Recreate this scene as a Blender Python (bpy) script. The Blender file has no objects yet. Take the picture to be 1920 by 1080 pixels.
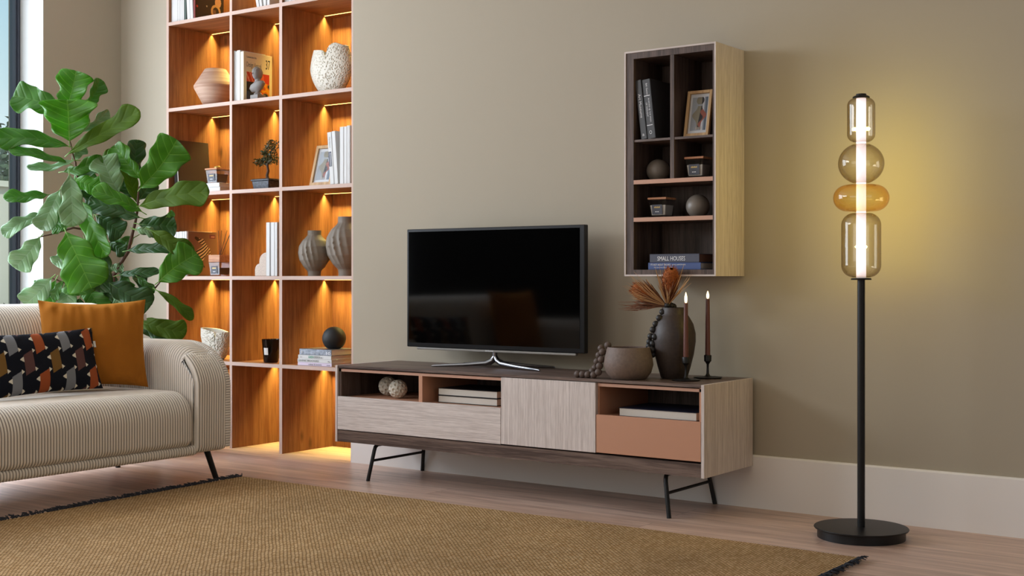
import bpy, math, random
import numpy as np
from mathutils import Vector, Matrix, Euler, noise as mnoise

S = bpy.context.scene
C = S.collection
PI = math.pi

# ------------------------------------------------------------------ camera
YAW = 35.74
FPX = 2417.9
HOR = 520.0
CAM = Vector((0.0, -5.167, 1.0))
cd = bpy.data.cameras.new('camera')
cam = bpy.data.objects.new('camera', cd)
C.objects.link(cam)
cam.location = CAM
cam.rotation_euler = (PI / 2, 0, math.radians(YAW))
cd.sensor_width = 36.0
cd.lens = FPX / 1920 * 36.0
cd.shift_y = (HOR - 540) / 1920
cd.clip_start = 0.05
cd.clip_end = 500
S.camera = cam

# ------------------------------------------------------------------ colour management
S.view_settings.view_transform = 'Standard'
S.view_settings.look = 'None'
S.view_settings.gamma = 1
S.view_settings.exposure = 0.0
S.view_settings.use_curve_mapping = False
S.render.film_transparent = False
S.cycles.max_bounces = 8
S.cycles.diffuse_bounces = 4
S.cycles.glossy_bounces = 3
S.cycles.transmission_bounces = 6
S.cycles.transparent_max_bounces = 24
S.cycles.caustics_reflective = False
S.cycles.caustics_refractive = False
S.cycles.sample_clamp_indirect = 4.0
S.cycles.use_denoising = True


def lin(c):
    return tuple(((x / 255) / 12.92 if x / 255 <= 0.04045 else ((x / 255 + 0.055) / 1.055) ** 2.4) for x in c[:3]) + (1.0,)


# ------------------------------------------------------------------ world: sky with thin cloud
W = bpy.data.worlds.new('sky')
S.world = W
W.use_nodes = True
wt = W.node_tree
wt.nodes.clear()
wo = wt.nodes.new('ShaderNodeOutputWorld')
wb = wt.nodes.new('ShaderNodeBackground')
wtc = wt.nodes.new('ShaderNodeTexCoord')
wsep = wt.nodes.new('ShaderNodeSeparateXYZ')
wramp = wt.nodes.new('ShaderNodeValToRGB')
wramp.color_ramp.elements[0].position = 0.0
wramp.color_ramp.elements[0].color = lin((225, 228, 228))
wramp.color_ramp.elements[1].position = 0.3
wramp.color_ramp.elements[1].color = lin((128, 178, 205))
e = wramp.color_ramp.elements.new(0.13)
e.color = lin((190, 208, 214))
wn = wt.nodes.new('ShaderNodeTexNoise')
wn.inputs['Scale'].default_value = 5.0
wn.inputs['Detail'].default_value = 5.0
wmix = wt.nodes.new('ShaderNodeMix')
wmix.data_type = 'RGBA'
wcr = wt.nodes.new('ShaderNodeMapRange')
wcr.inputs[1].default_value = 0.45
wcr.inputs[2].default_value = 0.75
wcr.inputs[4].default_value = 0.6
L = wt.links.new
L(wtc.outputs['Generated'], wsep.inputs[0])
L(wsep.outputs['Z'], wramp.inputs[0])
L(wtc.outputs['Generated'], wn.inputs['Vector'])
L(wn.outputs[0], wcr.inputs[0])
L(wcr.outputs[0], wmix.inputs[0])
L(wramp.outputs[0], wmix.inputs[6])
wmix.inputs[7].default_value = lin((235, 238, 240))
L(wmix.outputs[2], wb.inputs[0])
wb.inputs[1].default_value = 1.45
L(wb.outputs[0], wo.inputs[0])


# ------------------------------------------------------------------ large lights: sun, side window daylight and added fill lamps
def area(name, loc, direction, sx, sy, power, col=(1, 1, 1), spread=180):
    l = bpy.data.lights.new(name, 'AREA')
    l.shape = 'RECTANGLE'
    l.size, l.size_y = sx, sy
    l.energy = power
    l.color = col
    l.spread = math.radians(spread)
    o = bpy.data.objects.new(name, l)
    C.objects.link(o)
    o.location = loc
    o.rotation_euler = Vector(direction).to_track_quat('-Z', 'Y').to_euler()
    return o


sl = bpy.data.lights.new('sun', 'SUN')
sl.energy = 2.6
sl.angle = math.radians(2)
sl.color = (1.0, 0.95, 0.88)
so = bpy.data.objects.new('sun', sl)
C.objects.link(so)
so.rotation_euler = Vector((-.6, -.25, -.75)).to_track_quat('-Z', 'Y').to_euler()
area('daylight_side_window', (-6.98, -1.88, 1.72), (1, 0, 0), 2.3, 2.42, 150, (0.80, 0.885, 1.0))
area('fill_high_left', (-6.80, -4.5, 2.40), (1, 0.35, -0.35), 2.3, 0.9, 84, (0.93, 0.95, 1.0))  # added fill lamp high on the unseen left wall, no known window
area('fill_rear', (-3.4, -6.93, 1.75), (0, 1, 0.0), 3.4, 1.9, 25, (1.0, 0.87, 0.70))  # added warm fill from behind the camera, invented opening
area('fill_right', (1.93, -3.6, 1.7), (-1, 0, 0), 2.6, 1.9, 3, (1.0, 0.87, 0.70))  # added weak warm fill from the unseen right side


# ------------------------------------------------------------------ pixel rays (reference camera), to measure points at a real depth
_th = math.radians(YAW)
_F = Vector((-math.sin(_th), math.cos(_th), 0))
_R = Vector((math.cos(_th), math.sin(_th), 0))


def ray(px, py):
    return _F + _R * ((px - 960) / FPX) + Vector((0, 0, -(py - HOR) / FPX))


def at_y(px, py, Y):
    r = ray(px, py)
    return CAM + r * ((Y - CAM.y) / r.y)


def at_z(px, py, Z):
    r = ray(px, py)
    return CAM + r * ((Z - CAM.z) / r.z)


def at_t(px, py, t):
    return CAM + ray(px, py) * t


# ------------------------------------------------------------------ materials
def new_mat(name):
    m = bpy.data.materials.new(name)
    m.use_nodes = True
    nt = m.node_tree
    b = nt.nodes['Principled BSDF']
    return m, nt, b


def plain(name, rgb, rough=0.6, metal=0.0, bump=0.0, bscale=200, var=0.0, spec=0.5, coat=0.0):
    m, nt, b = new_mat(name)
    b.inputs['Base Color'].default_value = lin(rgb)
    b.inputs['Roughness'].default_value = rough
    b.inputs['Metallic'].default_value = metal
    b.inputs['Specular IOR Level'].default_value = spec
    b.inputs['Coat Weight'].default_value = coat
    if bump or var:
        tc = nt.nodes.new('ShaderNodeTexCoord')
        n = nt.nodes.new('ShaderNodeTexNoise')
        n.inputs['Scale'].default_value = bscale
        n.inputs['Detail'].default_value = 4
        nt.links.new(tc.outputs['Object'], n.inputs['Vector'])
        if bump:
            bp = nt.nodes.new('ShaderNodeBump')
            bp.inputs['Strength'].default_value = bump
            bp.inputs['Distance'].default_value = 0.002
            nt.links.new(n.outputs[0], bp.inputs['Height'])
            nt.links.new(bp.outputs[0], b.inputs['Normal'])
        if var:
            r = nt.nodes.new('ShaderNodeMapRange')
            r.inputs[1].default_value = 0.3
            r.inputs[2].default_value = 0.7
            r.inputs[3].default_value = 1 - var
            r.inputs[4].default_value = 1 + var
            mx = nt.nodes.new('ShaderNodeVectorMath')
            mx.operation = 'SCALE'
            mx.inputs[0].default_value = lin(rgb)[:3]
            nt.links.new(n.outputs[0], r.inputs[0])
            nt.links.new(r.outputs[0], mx.inputs['Scale'])
            nt.links.new(mx.outputs[0], b.inputs['Base Color'])
    return m


def wood(name, c1, c2, axis='Z', scale=1.0, rough=0.45, knots=False, fine=True, stretch=18, spec=0.4, bump=0.15):
    m, nt, b = new_mat(name)
    tc = nt.nodes.new('ShaderNodeTexCoord')
    mp = nt.nodes.new('ShaderNodeMapping')
    sc = [stretch, stretch, stretch]
    sc['XYZ'.index(axis)] = 1.0
    mp.inputs['Scale'].default_value = [s * scale for s in sc]
    nt.links.new(tc.outputs['Object'], mp.inputs['Vector'])
    n = nt.nodes.new('ShaderNodeTexNoise')
    n.inputs['Scale'].default_value = 1.6
    n.inputs['Detail'].default_value = 7
    n.inputs['Roughness'].default_value = 0.62
    n.inputs['Distortion'].default_value = 0.5
    nt.links.new(mp.outputs[0], n.inputs['Vector'])
    mp2 = nt.nodes.new('ShaderNodeMapping')
    sc2 = [70, 70, 70]
    sc2['XYZ'.index(axis)] = 2.5
    mp2.inputs['Scale'].default_value = [s * scale for s in sc2]
    nt.links.new(tc.outputs['Object'], mp2.inputs['Vector'])
    n2 = nt.nodes.new('ShaderNodeTexNoise')
    n2.inputs['Scale'].default_value = 4
    n2.inputs['Detail'].default_value = 3
    nt.links.new(mp2.outputs[0], n2.inputs['Vector'])
    add = nt.nodes.new('ShaderNodeMath')
    add.operation = 'MULTIPLY_ADD'
    add.inputs[1].default_value = 0.55 if fine else 0.2
    nt.links.new(n2.outputs[0], add.inputs[0])
    nt.links.new(n.outputs[0], add.inputs[2])
    rp = nt.nodes.new('ShaderNodeValToRGB')
    off = 0.27 if fine else 0.1
    rp.color_ramp.elements[0].position = 0.36 + off
    rp.color_ramp.elements[0].color = lin(c1)
    rp.color_ramp.elements[1].position = 0.64 + off
    rp.color_ramp.elements[1].color = lin(c2)
    nt.links.new(add.outputs[0], rp.inputs[0])
    out = rp.outputs[0]
    if knots:
        mk = nt.nodes.new('ShaderNodeMapping')
        k = [9, 9, 9]
        k['XYZ'.index(axis)] = 3.6
        mk.inputs['Scale'].default_value = k
        nt.links.new(tc.outputs['Object'], mk.inputs['Vector'])
        v = nt.nodes.new('ShaderNodeTexVoronoi')
        v.inputs['Scale'].default_value = 0.62
        nt.links.new(mk.outputs[0], v.inputs['Vector'])
        mr = nt.nodes.new('ShaderNodeMapRange')
        mr.inputs[1].default_value = 0.035
        mr.inputs[2].default_value = 0.11
        mr.inputs[3].default_value = 0.65
        mr.inputs[4].default_value = 0.0
        nt.links.new(v.outputs['Distance'], mr.inputs[0])
        mx = nt.nodes.new('ShaderNodeMix')
        mx.data_type = 'RGBA'
        nt.links.new(mr.outputs[0], mx.inputs[0])
        nt.links.new(out, mx.inputs[6])
        mx.inputs[7].default_value = lin([x * 0.4 for x in c1])
        out = mx.outputs[2]
    nt.links.new(out, b.inputs['Base Color'])
    b.inputs['Roughness'].default_value = rough
    b.inputs['Specular IOR Level'].default_value = spec
    bp = nt.nodes.new('ShaderNodeBump')
    bp.inputs['Strength'].default_value = bump
    bp.inputs['Distance'].default_value = 0.001
    nt.links.new(add.outputs[0], bp.inputs['Height'])
    nt.links.new(bp.outputs[0], b.inputs['Normal'])
    return m


def emit(name, rgb, strength):
    m, nt, b = new_mat(name)
    b.inputs['Base Color'].default_value = lin(rgb)
    b.inputs['Emission Color'].default_value = lin(rgb)
    b.inputs['Emission Strength'].default_value = strength
    return m


def thin_glass(name, rgb_face, rgb_edge, gloss=1.0, rough=0.02):
    m = bpy.data.materials.new(name)
    m.use_nodes = True
    nt = m.node_tree
    nt.nodes.clear()
    o = nt.nodes.new('ShaderNodeOutputMaterial')
    tr = nt.nodes.new('ShaderNodeBsdfTransparent')
    gl = nt.nodes.new('ShaderNodeBsdfGlossy')
    gl.inputs['Roughness'].default_value = rough
    lw = nt.nodes.new('ShaderNodeLayerWeight')
    lw.inputs['Blend'].default_value = 0.5
    mc = nt.nodes.new('ShaderNodeMix')
    mc.data_type = 'RGBA'
    mc.inputs[6].default_value = lin(rgb_face)
    mc.inputs[7].default_value = lin(rgb_edge)
    fr = nt.nodes.new('ShaderNodeMath')
    fr.operation = 'POWER'
    fr.inputs[1].default_value = 4.0
    nt.links.new(lw.outputs['Facing'], fr.inputs[0])
    fa = nt.nodes.new('ShaderNodeMath')
    fa.operation = 'MULTIPLY_ADD'
    fa.inputs[1].default_value = 0.5
    fa.inputs[2].default_value = 0.045
    nt.links.new(fr.outputs[0], fa.inputs[0])
    mu = nt.nodes.new('ShaderNodeMath')
    mu.operation = 'MULTIPLY'
    mu.inputs[1].default_value = gloss
    mx = nt.nodes.new('ShaderNodeMixShader')
    nt.links.new(lw.outputs['Facing'], mc.inputs[0])
    nt.links.new(mc.outputs[2], tr.inputs[0])
    nt.links.new(fa.outputs[0], mu.inputs[0])
    nt.links.new(mu.outputs[0], mx.inputs[0])
    nt.links.new(tr.outputs[0], mx.inputs[1])
    nt.links.new(gl.outputs[0], mx.inputs[2])
    nt.links.new(mx.outputs[0], o.inputs[0])
    return m


def vcol(name, rough=0.6, bump=0.0, sheen=0.0, fabric=None, spec=0.4):
    m, nt, b = new_mat(name)
    a = nt.nodes.new('ShaderNodeVertexColor')
    a.layer_name = 'Col'
    nt.links.new(a.outputs[0], b.inputs['Base Color'])
    b.inputs['Roughness'].default_value = rough
    b.inputs['Specular IOR Level'].default_value = spec
    b.inputs['Sheen Weight'].default_value = sheen
    if bump:
        tc = nt.nodes.new('ShaderNodeTexCoord')
        n = nt.nodes.new('ShaderNodeTexNoise')
        n.inputs['Scale'].default_value = 500
        nt.links.new(tc.outputs['Object'], n.inputs['Vector'])
        bp = nt.nodes.new('ShaderNodeBump')
        bp.inputs['Strength'].default_value = bump
        bp.inputs['Distance'].default_value = 0.002
        nt.links.new(n.outputs[0], bp.inputs['Height'])
        nt.links.new(bp.outputs[0], b.inputs['Normal'])
    return m


M = {}
M['wall'] = plain('wall_paint', (174, 164, 147), 0.92, bump=0.08, bscale=350, spec=0.2)
M['white_wall'] = plain('white_paint', (196, 195, 192), 0.8, spec=0.3)
M['base'] = plain('baseboard_paint', (240, 235, 232), 0.55)
M['dark_wall'] = plain('dark_for_reflection', (26, 25, 26), 0.95, spec=0.1)  # tone made up to darken what the TV screen mirrors
M['ceil'] = plain('ceiling_paint', (225, 222, 216), 0.9)
M['frame'] = plain('window_frame_paint', (62, 66, 80), 0.4)
M['oak'] = wood('amber_oak', (132, 84, 54), (168, 115, 75), 'Z', 1.0, 0.5, knots=True)
M['oak_x'] = wood('amber_oak_across', (132, 84, 54), (168, 115, 75), 'X', 1.0, 0.5)
M['edge'] = plain('pale_edge_band', (200, 172, 158), 0.6)
M['greige'] = wood('greige_wood_upright', (192, 178, 172), (226, 214, 208), 'Z', 1.6, 0.55, stretch=60, bump=0.3)
M['greige_x'] = wood('greige_wood_across', (192, 178, 172), (226, 214, 208), 'X', 1.6, 0.55, stretch=60, bump=0.3)
M['dark_x'] = wood('dark_walnut_across', (74, 58, 52), (122, 102, 92), 'X', 1.0, 0.42)
M['dark_z'] = wood('dark_walnut_upright', (62, 48, 42), (100, 82, 74), 'Z', 1.0, 0.5)
M['tan'] = plain('tan_lacquer', (196, 142, 112), 0.55, bump=0.2, bscale=600)
M['tan_edge'] = plain('tan_edge', (196, 150, 126), 0.6)
M['black'] = plain('black_metal', (22, 21, 22), 0.42, metal=0.3)
M['black_matt'] = plain('black_matt', (26, 25, 26), 0.6)
M['tvplastic'] = plain('tv_black_plastic', (9, 9, 11), 0.3, spec=.3)
M['screen'] = plain('tv_screen', (3, 3, 3), 0.06, spec=0.42)
M['chrome'] = plain('dark_chrome', (150, 152, 158), 0.12, metal=1.0)
M['lip'] = plain('clear_tv_lip', (150, 146, 140), 0.15)
M['paper'] = plain('page_paper', (214, 208, 198), 0.8, var=0.05, bscale=300)
M['white_book'] = plain('white_cover', (212, 211, 210), 0.5)
M['cream_book'] = plain('cream_cover', (232, 222, 196), 0.5)
M['dark_book'] = plain('dark_brown_cover', (48, 38, 34), 0.45)
M['black_book'] = plain('black_cover', (22, 22, 26), 0.4)
M['navy_book'] = plain('navy_cover', (26, 30, 52), 0.45)
M['grey_book'] = plain('slate_cover', (74, 76, 92), 0.5)
M['blue_book'] = plain('blue_cover', (66, 86, 138), 0.5)
M['charcoal_book'] = plain('charcoal_cover', (58, 58, 60), 0.35)
M['silver_book'] = plain('silver_cover', (120, 124, 132), 0.3, metal=0.5, var=0.4, bscale=60)
M['brown_book'] = plain('brown_kraft_cover', (124, 88, 68), 0.6)
M['green_book'] = plain('green_cover', (70, 84, 76), 0.5)
M['red_book'] = plain('red_cover', (128, 40, 36), 0.5)
M['lilac_book'] = plain('lilac_cover', (214, 200, 220), 0.5)
M['ink_white'] = plain('white_ink', (235, 235, 238), 0.6)
M['ink_black'] = plain('black_ink', (24, 24, 24), 0.6)
M['ink_green'] = plain('green_ink', (0, 150, 120), 0.6)
M['ink_grey'] = plain('grey_ink', (120, 124, 120), 0.6)
M['ink_orange'] = plain('orange_ink', (226, 110, 40), 0.6)
M['ink_gold'] = plain('gold_ink', (210, 180, 110), 0.4, metal=0.3)
M['stone'] = plain('matt_grey_ceramic', (138, 128, 116), 0.62, bump=0.15, bscale=120)
M['taupe_ball'] = plain('taupe_satin_ball', (128, 118, 108), 0.38)
M['clay'] = plain('grey_brown_clay', (116, 98, 88), 0.62, bump=0.3, bscale=90, var=0.15)
M['dark_clay'] = plain('dark_brown_clay', (58, 46, 40), 0.5, bump=0.3, bscale=80, var=0.2)
M['bead_brown'] = plain('brown_bead', (92, 76, 68), 0.6, bump=0.2, bscale=150)
M['bead_dark'] = plain('dark_bead', (40, 37, 36), 0.5, bump=0.2, bscale=150)
M['candle'] = plain('brown_wax', (98, 54, 44), 0.35)
M['flame'] = emit('led_flame', (255, 226, 170), 3.2)
M['led'] = emit('warm_led_diffuser', (255, 206, 110), 5.0)
M['tube'] = emit('lamp_tube', (238, 226, 236), 1.25)
M['bonsai_bark'] = plain('bonsai_bark', (70, 50, 36), 0.8, bump=0.6, bscale=80)
M['bonsai_leaf'] = plain('bonsai_leaf', (62, 66, 30), 0.5, var=0.4, bscale=50)
M['bonsai_pot'] = plain('glazed_dark_pot', (44, 48, 60), 0.35, var=0.95, bscale=110, spec=.3)
M['white_ceramic'] = plain('white_ceramic', (214, 208, 194), 0.55)
M['hole'] = plain('dimple_shadow_glaze', (205, 198, 184), 0.7)
M['bust'] = plain('grey_plaster', (128, 122, 118), 0.55, bump=0.2, bscale=100)
M['terrazzo'] = plain('pale_speckled_stone', (206, 188, 174), 0.7, var=0.15, bscale=200)
M['bark'] = plain('fig_bark', (88, 62, 48), 0.85, bump=0.6, bscale=90)
M['pot'] = plain('grey_planter', (110, 104, 98), 0.7)
M['soil'] = plain('soil', (50, 38, 30), 0.95, bump=0.8, bscale=90)
M['wood_lid'] = wood('light_lid_wood', (170, 112, 76), (206, 150, 110), 'X', 2.0, 0.5)
M['frame_wood'] = wood('pine_frame_wood', (176, 136, 92), (208, 172, 124), 'Z', 1.5, 0.5)
M['jar_glass'] = thin_glass('smoky_jar_glass', (244, 244, 246), (180, 182, 195), 1.3)
M['amber_jar'] = thin_glass('dark_amber_glass', (96, 44, 26), (40, 18, 12), 1.0)
M['glass_clear'] = thin_glass('lamp_smoke_glass', (253, 251, 244), (186, 168, 140), 1.4)
M['glass_amber'] = thin_glass('lamp_amber_glass', (255, 246, 210), (248, 208, 130), 1.4)
M['window_glass'] = thin_glass('window_glass', (246, 250, 250), (220, 232, 232), 0.6)
M['picture_glass'] = thin_glass('picture_glass', (250, 250, 250), (235, 235, 235), 0.12)
M['wax'] = plain('cream_wax', (236, 228, 212), 0.5)
M['diffuser_liquid'] = plain('diffuser_liquid', (84, 66, 62), 0.3)
M['label_dark'] = plain('dark_paper_label', (74, 76, 86), 0.5)
M['label_white'] = plain('white_paper_label', (232, 230, 226), 0.6)
M['print'] = vcol('print_ink', 0.45)
M['brass'] = plain('brass', (190, 160, 90), 0.3, metal=0.8)
M['dry_leaf'] = plain('dried_petals', (128, 82, 56), 0.75, var=0.4, bscale=60)
M['dry_pale'] = plain('dried_pale_stems', (206, 164, 116), 0.7)
M['dry_head'] = plain('dried_flower_head', (164, 92, 44), 0.9, bump=1.0, bscale=150, var=0.4)
M['mustard'] = plain('mustard_velvet', (164, 100, 32), 0.9, bump=0.5, bscale=420, var=0.06, spec=0.1)
M['mustard'].node_tree.nodes['Principled BSDF'].inputs['Sheen Weight'].default_value = 0.35
M['mustard'].node_tree.nodes['Principled BSDF'].inputs['Sheen Tint'].default_value = lin((240, 180, 80))
M['woven'] = vcol('woven_pattern', 0.85, bump=0.4, spec=0.15)
M['cord'] = vcol('corduroy', 0.9, bump=0.25, sheen=0.3, spec=0.1)
M['shrub'] = plain('outdoor_foliage', (92, 104, 72), 0.7, var=0.4, bscale=6)
M['render_wall'] = plain('garden_wall_render', (214, 206, 188), 0.9, var=0.03, bscale=2)
M['coping'] = plain('garden_wall_coping', (150, 146, 136), 0.9)
M['ground'] = plain('garden_gravel', (150, 142, 124), 0.95, var=0.2, bscale=20)
M['hedge'] = plain('low_hedge', (98, 104, 78), 0.9, var=0.35, bscale=12)
M['tag'] = plain('white_tag', (225, 222, 216), 0.7)


def porous_material():
    m, nt, b = new_mat('porous_white_ceramic')
    b.inputs['Base Color'].default_value = lin((232, 228, 216))
    b.inputs['Roughness'].default_value = .75
    tc = nt.nodes.new('ShaderNodeTexCoord')
    hs = None
    for sc, th in ((85, .30), (150, .26)):
        v = nt.nodes.new('ShaderNodeTexVoronoi')
        v.inputs['Scale'].default_value = sc
        nt.links.new(tc.outputs['Object'], v.inputs['Vector'])
        mr = nt.nodes.new('ShaderNodeMapRange')
        mr.interpolation_type = 'SMOOTHSTEP'
        mr.inputs[1].default_value = th * .5
        mr.inputs[2].default_value = th
        nt.links.new(v.outputs['Distance'], mr.inputs[0])
        if hs is None:
            hs = mr.outputs[0]
        else:
            mn = nt.nodes.new('ShaderNodeMath')
            mn.operation = 'MULTIPLY'
            nt.links.new(hs, mn.inputs[0])
            nt.links.new(mr.outputs[0], mn.inputs[1])
            hs = mn.outputs[0]
    bp = nt.nodes.new('ShaderNodeBump')
    bp.inputs['Strength'].default_value = 1.0
    bp.inputs['Distance'].default_value = .003
    nt.links.new(hs, bp.inputs['Height'])
    nt.links.new(bp.outputs[0], b.inputs['Normal'])
    return m


M['porous'] = porous_material()


def floor_material():
    m, nt, b = new_mat('oak_floor_planks')
    tc = nt.nodes.new('ShaderNodeTexCoord')
    br = nt.nodes.new('ShaderNodeTexBrick')
    br.inputs['Scale'].default_value = 1.0
    br.inputs['Brick Width'].default_value = 1.9
    br.inputs['Row Height'].default_value = 0.19
    br.inputs['Mortar Size'].default_value = 0.0012
    br.inputs['Mortar Smooth'].default_value = 0.3
    br.inputs['Color1'].default_value = (0.35, 0.35, 0.35, 1)
    br.inputs['Color2'].default_value = (0.65, 0.65, 0.65, 1)
    br.inputs['Mortar'].default_value = (0, 0, 0, 1)
    br.offset = 0.37
    nt.links.new(tc.outputs['Object'], br.inputs['Vector'])
    mp = nt.nodes.new('ShaderNodeMapping')
    mp.inputs['Scale'].default_value = (1.0, 12, 1)
    nt.links.new(tc.outputs['Object'], mp.inputs['Vector'])
    # shift the grain from plank to plank
    ad = nt.nodes.new('ShaderNodeVectorMath')
    ad.operation = 'MULTIPLY_ADD'
    ad.inputs[1].default_value = (9, 9, 9)
    nt.links.new(br.outputs['Color'], ad.inputs[0])
    nt.links.new(mp.outputs[0], ad.inputs[2])
    n = nt.nodes.new('ShaderNodeTexNoise')
    n.inputs['Scale'].default_value = 1.7
    n.inputs['Detail'].default_value = 8
    n.inputs['Roughness'].default_value = 0.6
    n.inputs['Distortion'].default_value = 0.9
    nt.links.new(ad.outputs[0], n.inputs['Vector'])
    rp = nt.nodes.new('ShaderNodeValToRGB')
    rp.color_ramp.elements[0].position = 0.30
    rp.color_ramp.elements[0].color = lin((170, 138, 122))
    rp.color_ramp.elements[1].position = 0.66
    rp.color_ramp.elements[1].color = lin((219, 188, 170))
    nt.links.new(n.outputs[0], rp.inputs[0])
    hs = nt.nodes.new('ShaderNodeHueSaturation')
    mr = nt.nodes.new('ShaderNodeMapRange')
    mr.inputs[1].default_value = 0.35
    mr.inputs[2].default_value = 0.65
    mr.inputs[3].default_value = 0.92
    mr.inputs[4].default_value = 1.08
    nt.links.new(br.outputs['Color'], mr.inputs[0])
    nt.links.new(mr.outputs[0], hs.inputs['Value'])
    nt.links.new(rp.outputs[0], hs.inputs['Color'])
    mx = nt.nodes.new('ShaderNodeMix')
    mx.data_type = 'RGBA'
    nt.links.new(br.outputs['Fac'], mx.inputs[0])
    nt.links.new(hs.outputs[0], mx.inputs[6])
    mx.inputs[7].default_value = lin((120, 92, 78))
    nt.links.new(mx.outputs[2], b.inputs['Base Color'])
    b.inputs['Roughness'].default_value = 0.36
    b.inputs['Specular IOR Level'].default_value = 0.45
    bp = nt.nodes.new('ShaderNodeBump')
    bp.inputs['Strength'].default_value = 0.12
    bp.inputs['Distance'].default_value = 0.002
    nt.links.new(n.outputs[0], bp.inputs['Height'])
    nt.links.new(bp.outputs[0], b.inputs['Normal'])
    return m


def rug_material():
    m, nt, b = new_mat('jute_weave')
    tc = nt.nodes.new('ShaderNodeTexCoord')
    mp = nt.nodes.new('ShaderNodeMapping')
    mp.inputs['Rotation'].default_value = (0, 0, PI / 2)
    nt.links.new(tc.outputs['Object'], mp.inputs['Vector'])
    # slight waviness of the yarns
    nz = nt.nodes.new('ShaderNodeTexNoise')
    nz.inputs['Scale'].default_value = 9
    nz.inputs['Detail'].default_value = 3
    nt.links.new(tc.outputs['Object'], nz.inputs['Vector'])
    ma = nt.nodes.new('ShaderNodeVectorMath')
    ma.operation = 'MULTIPLY_ADD'
    ma.inputs[1].default_value = (0.012, 0.012, 0)
    nt.links.new(nz.outputs['Color'], ma.inputs[0])
    nt.links.new(mp.outputs[0], ma.inputs[2])
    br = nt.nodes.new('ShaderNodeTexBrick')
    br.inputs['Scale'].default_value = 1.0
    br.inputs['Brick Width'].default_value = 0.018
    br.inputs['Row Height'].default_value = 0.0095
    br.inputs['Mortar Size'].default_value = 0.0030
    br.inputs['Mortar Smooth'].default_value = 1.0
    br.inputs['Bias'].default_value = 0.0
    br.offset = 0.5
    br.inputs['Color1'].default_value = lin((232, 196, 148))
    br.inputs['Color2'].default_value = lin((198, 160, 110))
    br.inputs['Mortar'].default_value = lin((96, 66, 36))  # shadow in the weave gaps painted as a darker colour
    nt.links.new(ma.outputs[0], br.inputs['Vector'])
    n = nt.nodes.new('ShaderNodeTexNoise')
    n.inputs['Scale'].default_value = 2.2
    n.inputs['Detail'].default_value = 5
    nt.links.new(tc.outputs['Object'], n.inputs['Vector'])
    mr = nt.nodes.new('ShaderNodeMapRange')
    mr.inputs[1].default_value = 0.3
    mr.inputs[2].default_value = 0.7
    mr.inputs[3].default_value = 0.86
    mr.inputs[4].default_value = 1.12
    nt.links.new(n.outputs[0], mr.inputs[0])
    hs = nt.nodes.new('ShaderNodeHueSaturation')
    nt.links.new(mr.outputs[0], hs.inputs['Value'])
    nt.links.new(br.outputs['Color'], hs.inputs['Color'])
    nt.links.new(hs.outputs[0], b.inputs['Base Color'])
    b.inputs['Roughness'].default_value = 0.95
    b.inputs['Specular IOR Level'].default_value = 0.1
    inv = nt.nodes.new('ShaderNodeMath')
    inv.operation = 'SUBTRACT'
    inv.inputs[0].default_value = 1.0
    nt.links.new(br.outputs['Fac'], inv.inputs[1])
    bp = nt.nodes.new('ShaderNodeBump')
    bp.inputs['Strength'].default_value = 0.9
    bp.inputs['Distance'].default_value = 0.004
    nt.links.new(inv.outputs[0], bp.inputs['Height'])
    nt.links.new(bp.outputs[0], b.inputs['Normal'])
    return m


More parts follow.
